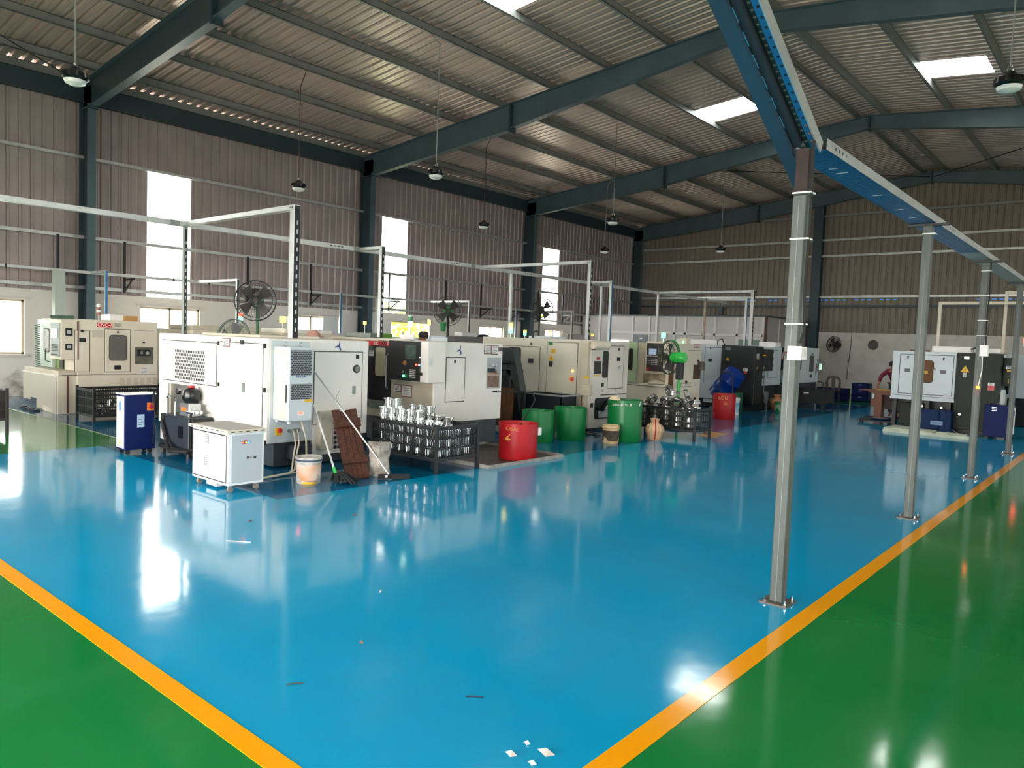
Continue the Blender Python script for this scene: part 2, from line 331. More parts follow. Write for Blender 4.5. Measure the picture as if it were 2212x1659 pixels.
# right wall and rear wall (behind the camera)
g = G(); RW = [(y, y+2) for y in range(-5, 36, 5)]
pierced(g, 'y', 7.4, 7.6, Y0-.2, Y1+.2, 2.88, [(a, b, 1.12, 2.58) for a, b in RW]); wr = struct('wall_right', g, PLASD)
RS = [(-4, -2), (2, 4), (9.9, 11.2), (19, 20.3), (29, 30.3)]
g = G(); cur = Y0
for a, b in RS: corr(g, 'y', cur, a, 7.45, 2.8, 8.845); corr(g, 'y', a, b, 7.45, 6.58, 8.845); cur = b
corr(g, 'y', cur, Y1, 7.45, 2.8, 8.845); struct('cladding', g, CLAD, wr)
UNSEEN_DOOR = (-15.0, 0.0, 4.3)  # assumed opening, never in view, sized and placed for the daylight it lets in
g = G(); g.box(X0, Y0-.2, 0, UNSEEN_DOOR[0], Y0, 4.3).box(UNSEEN_DOOR[1], Y0-.2, 0, X1, Y0, 4.3); wb = struct('wall_rear', g, PLAS)
g = G(); corr(g, 'x', X0, X1, Y0-.05, 4.3, lambda x: rz(x)+.3); struct('cladding', g, CLAD, wb)
# roof sheets with skylights
SKY = [(a, b, y, y+1.5) for y in (-4.2, 3.4, 12.4, 23.3) for a, b in ((-12.25, -10.35), (-5.4, -3.8))]
SKY = [(a, b, (c if not (c == 33.2) else 33.0), (c if not (c == 33.2) else 33.0)+1.5) for a, b, c, d in SKY]
g = G()
def roofpatch(g, x0, x1, y0, y1, flat=False):
    P = .28; pts = []; k = math.floor(y0/P)
    while k*P < y1:
        for q, h in ((0, 0), (.3, 0), (.33, .25), (.36, 0), (.62, 0), (.72, 1), (.9, 1), (1, 0)):
            u = (k+q)*P
            if y0 <= u <= y1: pts.append((u, h*.06))
        k += 1
    pts = [(y0, 0)]+[p for p in pts if p[0] > y0+1e-6]+[(y1, 0)]
    for (a, ha), (b, hb) in zip(pts, pts[1:]):
        za, zb = rz(x0)+.235, rz(x1)+.235
        g.add([(x0, a, za+ha), (x0, b, za+hb), (x1, b, zb+hb), (x1, a, zb+ha)], [(0, 1, 2, 3)])
ys = sorted({Y0-.3, Y1+.3} | {v for s_ in SKY for v in s_[2:]})
for ya, yb in zip(ys, ys[1:]):
    hs = sorted([s_ for s_ in SKY if s_[2] <= ya+1e-6 and s_[3] >= yb-1e-6])
    for xa, xb in ((-23.4, RIDGE), (RIDGE, 7.8)):
        cur = xa
        for s_ in hs:
            if s_[0] > xa and s_[1] < xb: roofpatch(g, cur, s_[0], ya, yb); cur = s_[1]
        roofpatch(g, cur, xb, ya, yb)
struct('ceiling', g, ROOFM)
GLP = glass_mat('clear_sheet', '#eef4f4', .92); n_w = 0
for s_ in SKY:
    n_w += 1; g = G(); roofpatch(g, *s_); struct('window_%d' % n_w, g, GLP)
    cx, cy = (s_[0]+s_[1])/2, (s_[2]+s_[3])/2; portal((cx, cy, rz(cx)+.33), (0, 0, 0), s_[1]-s_[0], s_[3]-s_[2])
FRM = mat('window_frame', '#b9a78f', .6); FRMG = mat('window_frame_grey', '#a9a7a3', .5)
for a, b in STRIPS:
    n_w += 1; g = G(); corr(g, 'y', a, b, -23.05, 2.86, 6.58); w_ = struct('window_%d' % n_w, g, GLP); portal((-23.12, (a+b)/2, 4.72), (0, -math.pi/2, 0), 3.72, b-a)
for a, b in RS:
    n_w += 1; g = G(); corr(g, 'y', a, b, 7.5, 2.86, 6.58); struct('window_%d' % n_w, g, GLP); portal((7.56, (a+b)/2, 4.72), (0, math.pi/2, 0), 3.72, b-a)
def lowwin(xw, a, b, side):
    global n_w; n_w += 1; g = G(); x0, x1 = xw-.02, xw+.04; m_ = (a+b)/2
    g.box(x0, a, 1.12, x1, a+.05, 2.58).box(x0, b-.05, 1.12, x1, b, 2.58).box(x0, a, 2.53, x1, b, 2.58).box(x0, a, 1.12, x1, b, 1.17).box(x0, m_-.03, 1.12, x1, m_+.03, 2.58)
    o = struct('window_%d' % n_w, g, FRM); struct('pane', G().box(xw, a+.05, 1.17, xw+.008, m_-.03, 2.53).box(xw, m_+.03, 1.17, xw+.008, b-.05, 2.53), GLP, o)
    if side > 0: struct('sill', G().box(xw+.06, a-.06, 1.05, xw+.2, b+.06, 1.12), PLAS, o); struct('hood', G().box(xw+.06, a-.1, 2.6, xw+.19, b+.1, 2.66), PLAS, o)
    portal((xw-.1*side, m_, 1.85), (0, -side*math.pi/2, 0), 1.4, b-a)
for a, b in LOWW: lowwin(-23.12, a, b, 1)
for a, b in RW: lowwin(7.5, a, b, -1)
portal(((UNSEEN_DOOR[0]+UNSEEN_DOOR[1])/2, Y0-.25, 2.15), (math.pi/2, 0, 0), UNSEEN_DOOR[1]-UNSEEN_DOOR[0], 4.3)

# ---------------------------------------------------------------- portal frames, purlins, girts
FR = [8.17, 17.9, 27.6, 37.35, -1.57]
FN = ['first steel frame from the left edge of the photo', 'second steel frame', 'third steel frame', 'last steel frame against the far wall', 'steel frame nearest the rear wall']
def rb(x):                                                    # underside of a rafter
    x = min(x, -15.6-x); return 7.85+(x+23)*.096 if x < -15.6 else 8.6+(x+15.6)*.142
for y, nm in zip(FR, FN):
    for sd in (-1, 1):
        X = (lambda x: x) if sd < 0 else (lambda x: -15.6-x)
        t = thing('steel_column', 'dark grey-blue steel I column on the %s side carrying the %s' % ('left wall' if sd < 0 else 'right wall', nm), 'column', (X(-22.7), y, 0))
        g = G(); xs = sorted((X(-22.35), X(-22.38))); g.box(xs[0], y-.11, 0, xs[1], y+.11, 8.0)
        part('inner_flange', g, STEEL, t)
        g = G().box(X(-22.38), y-.008, 0, X(-22.95), y+.008, 8.5).box(X(-22.93), y-.11, 0, X(-22.96), y+.11, 8.5); part('web', g, STEELD, t)
        part('base_plate', G().box(X(-22.2), y-.2, 0, X(-22.99), y+.2, .025), STEELD, t)
        part('cap_plate', G().box(X(-22.25), y-.13, 7.86, X(-22.9), y+.13, 7.9), STEELD, t)
        r = thing('roof_rafter', 'tapered rafter, %s slope, %s' % ('left' if sd < 0 else 'right', nm), 'rafter', (X(-15.6), y, 8.6))
        xx = [-22.92, -15.62, -15.58, -7.8]; bot = [rb(-22.92), rb(-15.62), rb(-15.58), 9.7]
        poly = [(X(a), b) for a, b in zip(xx, bot)]+[(X(-7.8), rz(-7.8)), (X(-22.92), rz(-22.92))]
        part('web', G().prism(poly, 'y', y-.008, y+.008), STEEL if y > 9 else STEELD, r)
        g = G()
        for (a, b), (c, d) in zip(poly[:3], poly[1:4]):
            if abs(a-c) > .5: g.beam((a, y, b), (c, y, d), .22, .025)
        g.beam((X(-22.92), y, rz(-22.92)-.012), (X(-7.8), y, rz(-7.8)-.012), .22, .024); part('flange_edge', g, STEEL, r)
        g = G()
        for q in (-15.6, -15.64): g.box(X(q)-.015, y-.14, rb(-15.6)-.14, X(q)+.015, y+.14, rz(-15.6))
        g.box(X(-7.82)-.012, y-.13, 9.6, X(-7.82)+.012, y+.13, rz(-7.8)); parts('splice_plate', g, STEELD, r)
        g = G()
        for q in (-.08, .08):
            for z in (rb(-15.6)-.08, rb(-15.6)+.16, rz(-15.6)-.14): g.cyl((X(-15.56), y+q, z), (X(-15.68), y+q, z), .02, n=6)
        part('bolt', g, BLK, r)
PX_ = [-22.97, -21.85, -19.9, -18.0, -16.05, -14.1, -12.15, -10.2, -8.25]
PN = ['eave', 'second', 'third', 'fourth', 'fifth', 'sixth', 'seventh', 'eighth', 'ridge']
for sd in (-1, 1):
    for x, nm in zip(PX_, PN):
        xx = x if sd < 0 else -15.6-x; z = rz(x)-.0; s_ = sd*.07
        g = G().box(xx, Y0, z, xx+.012*sd, Y1, z+.232).box(xx, Y0, z, xx-s_, Y1, z+.012).box(xx, Y0, z+.218, xx+s_*.3, Y1, z+.23).box(xx-s_, Y0, z, xx-s_+.01*sd, Y1, z+.03)
        solo('roof_purlin', g, PUR, '%s purlin counted up from the %s eave, long grey steel channel' % (nm, 'left' if sd < 0 else 'right'), 'purlin')
solo('eave_beam', G().box(-22.95, Y0, 8.1, -22.9, Y1, 8.62).box(-22.95, Y0, 8.1, -22.8, Y1, 8.12), STEELD, 'long dark eave gutter channel along the top of the left wall', 'beam')
for z, nm, h in ((6.62, 'upper wall rail above the tall window strips', .08), (4.42, 'middle wall rail crossing the tall window strips', .09), (3.02, 'lowest wall rail just above the plaster', .09)):
    solo('wall_girt', G().box(-23.0, Y0, z-h/2, -22.86, Y1, z+h/2), GALV, 'long pale steel girt on the left wall, '+nm, 'girt')
for z, nm, m in ((8.6, 'topmost', PUR), (7.43, 'second from the top', GALV), (6.66, 'third from the top', GALV), (4.68, 'just above the blue slits', GALV), (4.22, 'lowest, dark, under the blue slits', STEELD)):
    x1 = min(X1, -15.6-(-23+(z-8.4)/.1)) if z > 8.5 else X1; x0 = -23+(z-8.45)/.1 if z > 8.5 else X0
    solo('wall_girt', G().box(x0, 37.78, z-.05, x1, 37.9, z+.05), m, 'long steel girt across the far wall, '+nm, 'girt')
solo('wind_post', G().box(-12.9, 37.55, 0, -12.45, 37.58, 9.6).box(-12.69, 37.58, 0, -12.66, 37.88, 9.6).box(-12.9, 37.85, 0, -12.45, 37.88, 9.6), STEELD, 'dark steel wind column standing in the middle of the far wall', 'column')
solo('wind_post', G().box(-8.0, 37.6, 2.9, -7.75, 37.86, 4.6), STEELD, 'short dark steel post above the plaster, right part of the far wall', 'column')
solo('wind_post', G().box(-17.75, 37.72, 3.55, -17.5, 37.86, 4.2), STEELD, 'short dark steel post on the far wall above the cabin', 'column')
for i, (p, q, nm) in enumerate((((-22.6, 8.2, 8.45), (-16.0, -1.5, 9.2), 'left of the first frame'), ((-15.2, 27.7, 9.2), (-7.9, 37.3, 9.9), 'in the last bay left of the ridge'), ((-7.7, 37.3, 9.9), (-.4, 27.7, 9.2), 'in the last bay right of the ridge'))):
    solo('brace_rod', G().cyl(p, q, .018, n=6), BLK, 'thin dark diagonal roof brace rod '+nm, 'brace')

# ---------------------------------------------------------------- hanging lamps
L0 = thing('high_bay_lamp', '', 'lamp', (0, 0, 0))
part('housing', G().lathe([(0, .2), (.06, .2), (.1, .14), (.2, .1), (.21, .02), (.17, -.02)], n=20), BLKG, L0)
part('lens', G().lathe([(.17, -.02), (.15, -.07), (.08, -.1), (0, -.11)], n=20), LENS, L0)
part('hook', G().ring((0, 0, .24), (0, 1, 0), .04, .01, 12, 5), CHR, L0)
LP = [((-13.7, 4.75), 'high-bay lamp nearest the upper left corner'), ((-13.7, 12.9), 'high-bay lamp hanging mid-picture left of the second rafter splice'), ((-13.7, 20.92), 'high-bay lamp hanging in front of the third frame'), ((-13.7, 29.07), 'small far high-bay lamp hanging before the end wall'),
      ((-18.3, 12.03), 'high-bay lamp beside the first tall window strip'), ((-18.3, 19.64), 'high-bay lamp right of the second tall window strip'), ((-18.3, 27.4), 'high-bay lamp right of the third tall window strip'), ((-1.82, 13.15), 'high-bay lamp at the right edge under the ridge skylight')]
LO_ = [L0]+[dup(L0, (p[0][0], p[0][1], 6.0)) for p in LP[1:]]
for i, ((x, y), lb) in enumerate(LP):
    o = LO_[i]; o.location = Vector((x, y, 6.0))*U; o['label'] = lb+', black housing with white lens'; ORG[o.name] = Vector((x, y, 6.0))
    zt = rz(x)+.0; px_ = -14.1+.05 if x < -10 and x > -15 else -18.0-.04 if x < -15 else -1.5; g = G().tube([(x, y, 6.26), (x, y, rz(px_)-.35), (px_, y, rz(px_)+.005)], .012, 6)
    c = part('cord', g, RUST if i in (4, 5) else GALVD, o); c.location = (0, 0, 0)

# ---------------------------------------------------------------- overhead cable duct over the front machine row
RX, RZ_ = -13.0, 3.85
t = thing('cable_duct', 'long pale galvanised cable duct running above the front row of machines', 'cable duct', (RX, 0, RZ_))
part('duct', G().box(RX-.04, -8, RZ_-.09, RX+.04, 28.3, RZ_+.0, .006), GALV, t)
g = G()
for y in (3.0, 6.0, 9.9, 13.5, 19.2, 23.0, 26.4): g.box(RX-.044, y, RZ_-.094, RX+.045, y+.16, RZ_+.004)
parts('joint_sleeve', g, GALVD, t)
g = G()
for y in (9.3, 12.8, 15.6, 21.5):
    for k in range(4): g.box(RX+.04, y+k*.09, RZ_-.055, RX+.043, y+k*.09+.05, RZ_-.035)
part('knockout_pattern', g, BLK, t)
def hang_post(x, y, z0, lb, m=GALV, slots=True, w=.07, z1=None):
    z1 = z1 or RZ_-.09; t = thing('duct_post', lb, 'post', (x, y, z0)); part('upright', G().box(x-w/2, y-w/2, z0, x+w/2, y+w/2, z1, .004), m, t)
    if slots:
        g = G().m(BLK).box(x+w/2, y-w*.3, z0+.05, x+w/2+.002, y+w*.3, z1-.04)
        g.m(GALV)
        for k in range(int((z1-z0-.2)/.12)): g.box(x+w/2+.002, y-.008, z0+.1+k*.12, x+w/2+.004, y+.008, z0+.15+k*.12)
        part('slotted_cover', g, None, t)
    part('foot', G().box(x-.07, y-.07, z0, x+.07, y+.07, z0+.03), BLK, t); return t
for y, z0, nm, m in ((6.28, .0, 'square duct post behind the nearest white machine, under the duct', GALVD), (15.1, .0, 'duct post rising behind the tan machine', GALV), (19.4, .0, 'duct post just left of the blue-edged drop', GALV), (22.9, .0, 'duct post between the cream and the black machine', GALV), (26.5, .0, 'last rusty duct post toward the far wall', mat('galv_rusty', '#b3a893', .5, .3, '#8a6f55', 5))):
    hang_post(RX, y, z0, nm, m, slots=(y < 7))
def arm(y, x1, z0, lb, edge=None, w=.08, dark=False):
    t = thing('cable_drop', lb, 'cable duct', (RX, y, RZ_)); part('cross_duct', G().box(RX+.041, y-w/2, RZ_-.075, x1+w/2, y+w/2, RZ_+.0, .005), GALV, t)
    part('drop_duct', G().box(x1-w/2, y-w/2, z0, x1+w/2, y+w/2, RZ_-.0755, .005), GALV, t)
    g = G().m(edge or BLK).box(x1+w/2+.0005, y-w*.42, z0, x1+w/2+.003, y+w*.42, RZ_-.02)
    if not edge:
        g.m(GALV)
        for k in range(int((RZ_-z0-.2)/.13)): g.box(x1+w/2+.003, y-.012, z0+.1+k*.13, x1+w/2+.006, y+.012, z0+.16+k*.13)
    part('slotted_face', g, None, t)
    g = G()
    for q in (0, .05): g.cyl((x1-q, y-w/2-.006, RZ_-.04), (x1-q, y-w/2, RZ_-.04), .01, n=8)
    part('bolt', g, BLK, t); return t
arm(6.28, -9.62, 1.9, 'tall dark-faced duct drop onto the nearest white machine', w=.11)
arm(10.12, -12.3, 1.95, 'short cable drop with drop behind the red-headed machine door', w=.09)
arm(13.95, -9.68, 2.07, 'long cable drop reaching out to the tan machine cabinet')
arm(18.7, -12.2, 2.0, 'short cable drop with a blue-edged drop', edge=BLUFILM)
arm(22.9, -9.62, 2.1, 'long cable drop reaching out to the black electrical cabinet', w=.1)
arm(26.7, -11.45, 2.0, 'short far cable drop with a blue-edged drop', edge=BLUFILM)

# rear duct on wall brackets
t = thing('cable_duct', 'long pale cable duct on brackets along the left wall', 'cable duct', (-22.3, 0, 3.42))
part('duct', G().box(-22.34, -8, 3.37, -22.26, 32.3, 3.45, .006), GALV, t)
g = G()
for y in (6.1, 10.4, 11.5, 15.2, 18.9, 22.6): g.box(-22.345, y, 3.365, -22.255, y+.04, 3.455)
parts('clamp', g, BLK, t)
for i, y in enumerate((7.5, 9.25, 13.15, 15.6, 19.2, 22.3, 24.5, 26.6, 28.6, 30.6)):
    o = solo('duct_bracket', G().box(-22.86, y-.03, 2.95, -22.82, y+.03, 4.42).box(-22.86, y-.025, 3.3, -22.2, y+.025, 3.35).beam((-22.84, y, 2.98), (-22.3, y, 3.31), .04, .04), BLK, 'black angle bracket holding the duct on the left wall, number %s from the left' % ['one', 'two', 'three', 'four', 'five', 'six', 'seven', 'eight', 'nine', 'ten'][i], 'bracket', 'black brackets under the wall duct')
RZ2 = 3.45
def arm2(y, x1, z0, lb, edge=None):
    t = thing('cable_drop', lb, 'cable duct', (-22.26, y, RZ2)); part('cross_duct', G().box(-22.255, y-.035, RZ2-.07, x1+.035, y+.035, RZ2, .004), GALV, t)
    part('drop_duct', G().m(GALV).box(x1-.035, y-.035, z0, x1+.035, y+.035, RZ2-.0705, .004).m(edge or BLK).box(x1+.0355, y-.03, z0, x1+.038, y+.03, RZ2-.02), None, t)
arm2(8.15, -21.3, 2.12, 'rear duct drop with a blue edge standing on the CNC-7 machine', BLUFILM)
arm2(11.2, -20.0, 2.05, 'rear duct drop with a dark face beside the first wall fan', STEELD)
arm2(16.2, -21.9, 2.0, 'rear duct drop with a blue edge left of the second column', BLUFILM)
arm2(20.9, -20.1, 2.0, 'rear duct drop with a slotted dark face at the second wall fan')
arm2(26.2, -22.2, 0.0, 'rear duct drop with a blue edge right of the middle windows', BLUFILM)
arm2(28.1, -20.4, 2.0, 'rear duct drop under the third tall window strip')
solo('duct_post', G().box(-22.2, 7.15, 0, -21.98, 7.4, 3.4), mat('pale_green_steel', '#a9b4ae', .5), 'pale green square post beside the CNC-7 machine and the left wall', 'post')
solo('duct_post', G().box(-21.2, 17.2, 0, -21.0, 17.4, 3.3), mat('pale_green_steel', '#a9b4ae', .5), 'pale square post left of the second steel column', 'post')
solo('duct_post', G().box(-20.65, 16.9, 0, -20.55, 17.0, 3.42), GALV, 'thin galvanised upright beside the pale square post', 'post')

# ---------------------------------------------------------------- right-hand gantry : posts and wide tray
for i, (y, lb) in enumerate(((5.84, 'nearest square steel post standing on a bolted base plate by the yellow line'), (10.1, 'second square steel post from the camera, beside the yellow line'), (14.29, 'third square steel post, with the small white box'), (18.64, 'fourth square steel post near the right edge of the photo'), (23.0, 'fifth steel post beyond the right edge of the photo'))):
    x = -2.11; t = thing('gantry_post', lb, 'post', (x, y, 0))
    g = G().m(mat('post_steel', '#555b58', .5, .3, '#464c49', 6, stretch=(3, 3, .4))).box(x-.05, y-.05, .012, x+.05, y+.05, 3.55 if i else 3.19, .006)
    g.m(mat('weld_seam', '#6d736f', .5, .3)).box(x-.004, y-.052, .012, x+.004, y-.05, 3.15).box(x+.05, y-.004, .012, x+.052, y+.004, 3.15); part('square_tube', g, None, t)
    part('base_plate', G().box(x-.11, y-.11, 0, x+.11, y+.11, .012), mat('raw_steel', '#5d554e', .5, .5, '#6f655b', 8), t)
    for a, b in ((-.08, -.08), (.08, -.08), (.08, .08), (-.08, .08)):
        part('anchor_bolt', G().cyl((x+a, y+b, .012), (x+a, y+b, .028), .017, n=6).cyl((x+a, y+b, .028), (x+a, y+b, .05), .008, n=8), CHR, t)
    if y > 6: part('cap_plate', G().box(x-.22, y-.03, 3.55, x+.22, y+.03, 3.58), BLK, t)
    if y < 15:
        g = G()
        for z in ((3.2, 2.85, 2.2) if i == 0 else (3.4, 3.0, 2.6, 2.35) if i == 2 else (3.45,)): g.box(x-.056, y-.056, z, x+.085, y+.056, z+.012)
        parts('cable_tie', g, WPL, t)
    if i in (0, 2): part('cable', G().tube([(x+.075, y-.02, 3.6), (x+.08, y-.02, 3.0), (x+.07, y-.02, 2.5), (x+.09, y-.03, 2.15), (x+.07, y-.05, 2.06)], .011, 6), RUB, t)
t = thing('cable_tray', 'wide perforated cable tray on the row of square posts, blue film underneath', 'cable tray', (-2.15, 6, 3.6))
g = G().m(BLUFILM).box(-2.31, 6.1, 3.585, -2.03, 13.2, 3.589).m(GALV).box(-2.31, 13.2, 3.585, -2.03, 26, 3.589); part('tray_floor', g, None, t)
part('side_wall', G().box(-2.034, 6.1, 3.585, -2.026, 26, 3.67), GALV, t); part('side_wall', G().box(-2.314, 6.1, 3.585, -2.306, 26, 3.67), GALV, t)
g = G()
for y in (6.3, 10.9, 15.0, 19.0):
    for k in range(4): g.cyl((-2.0262, y+k*.09, 3.63), (-2.0245, y+k*.09, 3.63), .014, n=8)
parts('cable_hole', g, BLK, t)
g = G()
for k in range(70):
    y = 6.2+k*.1
    for q in range(3): g.box(-2.27+q*.085, y, 3.5835, -2.22+q*.085, y+.012, 3.585)
part('slot_pattern', g, mat('slot_dark_blue', '#1d4a6e', .5), t)
g = G()
for y, a in ((6.75, .07), (6.95, .1), (8.1, .09), (9.0, .08), (9.6, .07)): g.box(-2.22, y, 3.582, -2.22+a, y+.015, 3.584)
part('chalk_marking', g, WPL, t)
# the branch climbing back from the nearest post toward the roof
D_ = Vector((0, -.883, .469)); N_ = Vector((0, -.469, -.883)); A = Vector((0, 5.97, 3.59))
def strip(g, xa, xb, na, nb, a=0, b=10.5):
    vs = [A+D_*q+N_*n+Vector((x, 0, 0)) for q in (a, b) for x, n in ((xa, na), (xb, na), (xb, nb), (xa, nb))]
    g.add(vs, [(0, 1, 2, 3), (7, 6, 5, 4), (0, 4, 5, 1), (1, 5, 6, 2), (2, 6, 7, 3), (3, 7, 4, 0)])
t = thing('cable_tray', 'perforated cable tray with pale rim climbing from the nearest post toward the roof', 'cable tray', tuple(A+Vector((-2.06, 0, 0))))
g = G(); strip(g, -2.034, -2.022, -.03, .07); part('side_rim', g, GALV, t)
g = G(); strip(g, -2.085, -2.035, .05, .056); part('blue_flange', g, BLUFILM, t)
g = G(); strip(g, -2.13, -2.086, .03, .036); part('tray_floor', g, mat('tray_dark', '#2c3f44', .5, .3), t)
g = G(); CH = mat('copper_hole', '#8a5a44', .6)
for k in range(60):
    p = A+D_*(.12+k*.085)+N_*.056+Vector((-2.056, 0, 0)); g.m(CH if k > 24 or k < 3 else BLK).cyl(p, p+N_*.002, .011, n=8)
parts('cable_hole', g, None, t)
g = G()
for k in range(80): strip(g, -2.12, -2.1, .0362, .039, .1+k*.06, .1+k*.06+.015)
parts('tray_slot', g, GALVD, t)
t = thing('channel_beam', 'twin dark steel channels with a blue lower flange, climbing beside the perforated tray', 'beam', tuple(A+Vector((-2.2, 0, 0))))
g = G(); strip(g, -2.185, -2.132, .03, .1, .12); part('dark_channel', g, mat('channel_dark', '#353d48', .5, .3, '#2c333c', 3), t)
g = G(); strip(g, -2.3, -2.192, .06, .14, -.3); part('blue_channel', g, mat('channel_blue', '#294a62', .5, .2, '#2b3f50', 2), t)
g = G()
for k in range(26): strip(g, -2.191, -2.186, .1, .106, .35+k*.2, .35+k*.2+.12)
part('rivet_line', g, mat('blue_edge', '#4aa3d8', .4), t)
g = G(); strip(g, -2.45, -2.3, .06, .075, 1.72, 2.3); part('gusset_plate', g, MC['channel_blue'], t)
part('rusty_end', G().box(-2.155, 5.8, 3.21, -2.06, 5.9, 3.54), mat('rust_end', '#3a2a28', .7, .2, '#1f1e20', 9), t)
# white junction boxes on the posts
t = thing('junction_box', 'white square junction box on the nearest gantry post', 'box', (-2.0, 5.78, 1.92)); part('box', G().box(-2.08, 5.66, 1.93, -1.98, 5.785, 2.03, .004), WPL, t)
part('lid', G().box(-2.083, 5.655, 1.927, -1.977, 5.662, 2.033), WPL, t); part('label_sticker', G().box(-1.98, 5.68, 1.95, -1.978, 5.77, 2.02), mat('worn_label', '#c4b9b4', .7, 0, '#e9e4e2', 30), t)
part('hanging_wire', G().tube([(-2.085, 5.75, 1.98), (-2.14, 5.74, 1.98), (-2.15, 5.75, 1.93)], .01, 5), RUST, t)
t = thing('junction_box', 'small white box tied to the third gantry post', 'box', (-2.031, 14.22, 2.118)); part('box', (lambda r: G().box(r[0], 14.1, r[2], r[1], 14.22, r[3], .004))((-2.085, -1.97, 2.02, 2.2)), WPL, t)
part('cable', G().tube([(-2.054, 14.2, 2.018), (-2.046, 14.2, 1.792), (-2.081, 14.2, 1.533)], .008, 5), WPL, t)
part('pilot_light', G().lathe([(.02, -.02), (.03, 0), (.02, .02), (0, .025)], (-2.083, 14.18, 1.511), 10), LO, t)

# ================================================================ machines ; most face rectangles baked from image pixels
def keypad(T, F, p, w, h, nx, ny, m=WPL, name='keypad_button'):
    g = G().m(m); g.T = at(*p, F)
    for i in range(nx):
        for j in range(ny): g.box(-w/2+w*(i+.15)/nx, -h/2+h*(j+.2)/ny, 0, -w/2+w*(i+.8)/nx, -h/2+h*(j+.75)/ny, .004)
    return part(name, g, None, T)
def button(T, F, p, r, m, base=None, name='push_button'):
    g = G(); g.T = at(*p, F)
    if base: g.m(base).cyl((0, 0, 0), (0, 0, .006), r*1.5, n=14)
    g.m(m).cyl((0, 0, .004), (0, 0, .03), r, r*.9, 14); return part(name, g, None, T)
def hinge(T, pts, sz=(.02, .03, .06)):
    for p in pts: part('hinge', G().box(p[0]-sz[0]/2, p[1]-sz[1]/2, p[2]-sz[2]/2, p[0]+sz[0]/2, p[1]+sz[1]/2, p[2]+sz[2]/2, .004), BLK, T)
def ctr(r): return ((r[0]+r[1])/2, (r[2]+r[3])/2)
def dX(T, X, r, m=PAPER, border=None, name='notice'): a, b = ctr(r); return decal(T, FXM, (X, a, b), abs(r[1]-r[0]), abs(r[3]-r[2]), m, border, name)
def dY(T, Y, r, m=PAPER, border=None, name='notice'): a, b = ctr(r); return decal(T, FY, (a, Y, b), abs(r[1]-r[0]), abs(r[3]-r[2]), m, border, name)
def bX(T, name, m, X, r, d=.012, bev=0): return aX(T, name, m, X, r, d, bev)
def bY(T, name, m, Y, r, d=.012, bev=0): return aY(T, name, m, Y, r, d, bev)

# ---- M1 : nearest white machine
T1 = thing('machining_centre', 'big white machine in front with dotted vent grille and open hydraulic bay', 'machine', (-11.2, 6.7, 0))
g = G().box(-12.9, 6.7, .38, -9.5, 7.6, 1.89, .01).box(-12.9, 5.8, .38, -12.58, 6.71, 1.89, .008).box(-11.7, 5.8, .38, -9.5, 6.71, 1.89, .008).box(-12.585, 5.8, 1.06, -11.695, 6.7, 1.89)
g.box(-9.9, 6.57, .14, -9.5, 7.6, .385, .006); part('enclosure', g, WHT, T1)
part('base', G().box(-12.8, 5.95, .03, -9.55, 6.55, .379).box(-12.6, 6.5, .06, -9.95, 7.5, .38).box(-9.7, 6.6, .02, -9.56, 7.5, .14), NAVY, T1)
part('bay_lining', G().box(-12.58, 6.68, .38, -11.7, 6.695, 1.06), DGRN, T1)
part('motor', G().cyl((-12.0, 6.3, .75), (-12.0, 6.6, .75), .16), BLK, T1); part('pump_body', G().cyl((-11.9, 6.0, .6), (-11.9, 6.5, .6), .09), BLK, T1)
part('guide_rail', G().box(-12.52, 5.81, .4, -12.47, 5.85, 1.05), CRM, T1)
T1p = doorY(T1, WHT, 5.8, (-10.813, -9.623, 0.434, 1.803), 'access_door'); doorY(T1, WHT, 5.8, (-12.754, -10.938, 1.115, 1.775), 'vent_door')
g = G().m(BLK); x0, x1, z0, z1 = (-12.264, -11.299, 1.177, 1.612)
for j in range(9):
    for i in range(18):
        cx = x0+(x1-x0)*(i+.5*(j % 2))/17.5; cz = z1-(z1-z0)*j/8
        g.prism([(cx+.02*math.cos(k*math.pi/4), cz+.026*math.sin(k*math.pi/4)) for k in range(8)], 'y', 5.784, 5.787)
part('vent_grille', g, None, T1)
hinge(T1, [(-10.862, 5.785, 1.782), (-10.844, 5.785, 1.149)]); bY(T1, 'door_latch', BLK, 5.785, (-10.212, -10.134, 1.783, 1.845)); bY(T1, 'door_pull', GALVD, 5.785, (-10.152, -10.075, 1.082, 1.219)); bY(T1, 'door_pull', PAPER, 5.785, (-10.35, -10.271, 1.088, 1.22))
dY(T1, 5.786, (-10.738, -10.519, 1.734, 1.867), PAPER, mat('label_edge', '#8c5a55', .6)); bY(T1, 'recess_catch', CRM, 5.786, (-11.174, -11.044, 1.594, 1.659)); bY(T1, 'recess_catch', CRM, 5.786, (-12.523, -12.39, 1.608, 1.663))
hinge(T1, [(-9.49, 5.744, 1.785), (-9.49, 5.749, 1.156), (-9.49, 5.764, 0.401), (-9.49, 6.514, 0.326)], (.03, .04, .07))
bX(T1, 'side_panel', WHT2, -9.5, (5.84, 6.56, .4, 1.86), .006, .004)
doorX(T1, WHT, -9.5, (6.583, 7.47, -0.236, 1.701)[:2]+(.62, 1.71), 'side_door'); bX(T1, 'top_strip', WHT, -9.5, (6.492, 7.426, 1.729, 1.878), .008)
button(T1, FXM, (-9.487, 7.354, 1.45), .045, GALVD, BLK, 'door_lock'); bX(T1, 'door_latch', BLK, -9.486, (7.338, 7.393, 1.611, 1.676)); bX(T1, 'recess_handle', GALVD, -9.486, (7.283, 7.337, 1.048, 1.18))
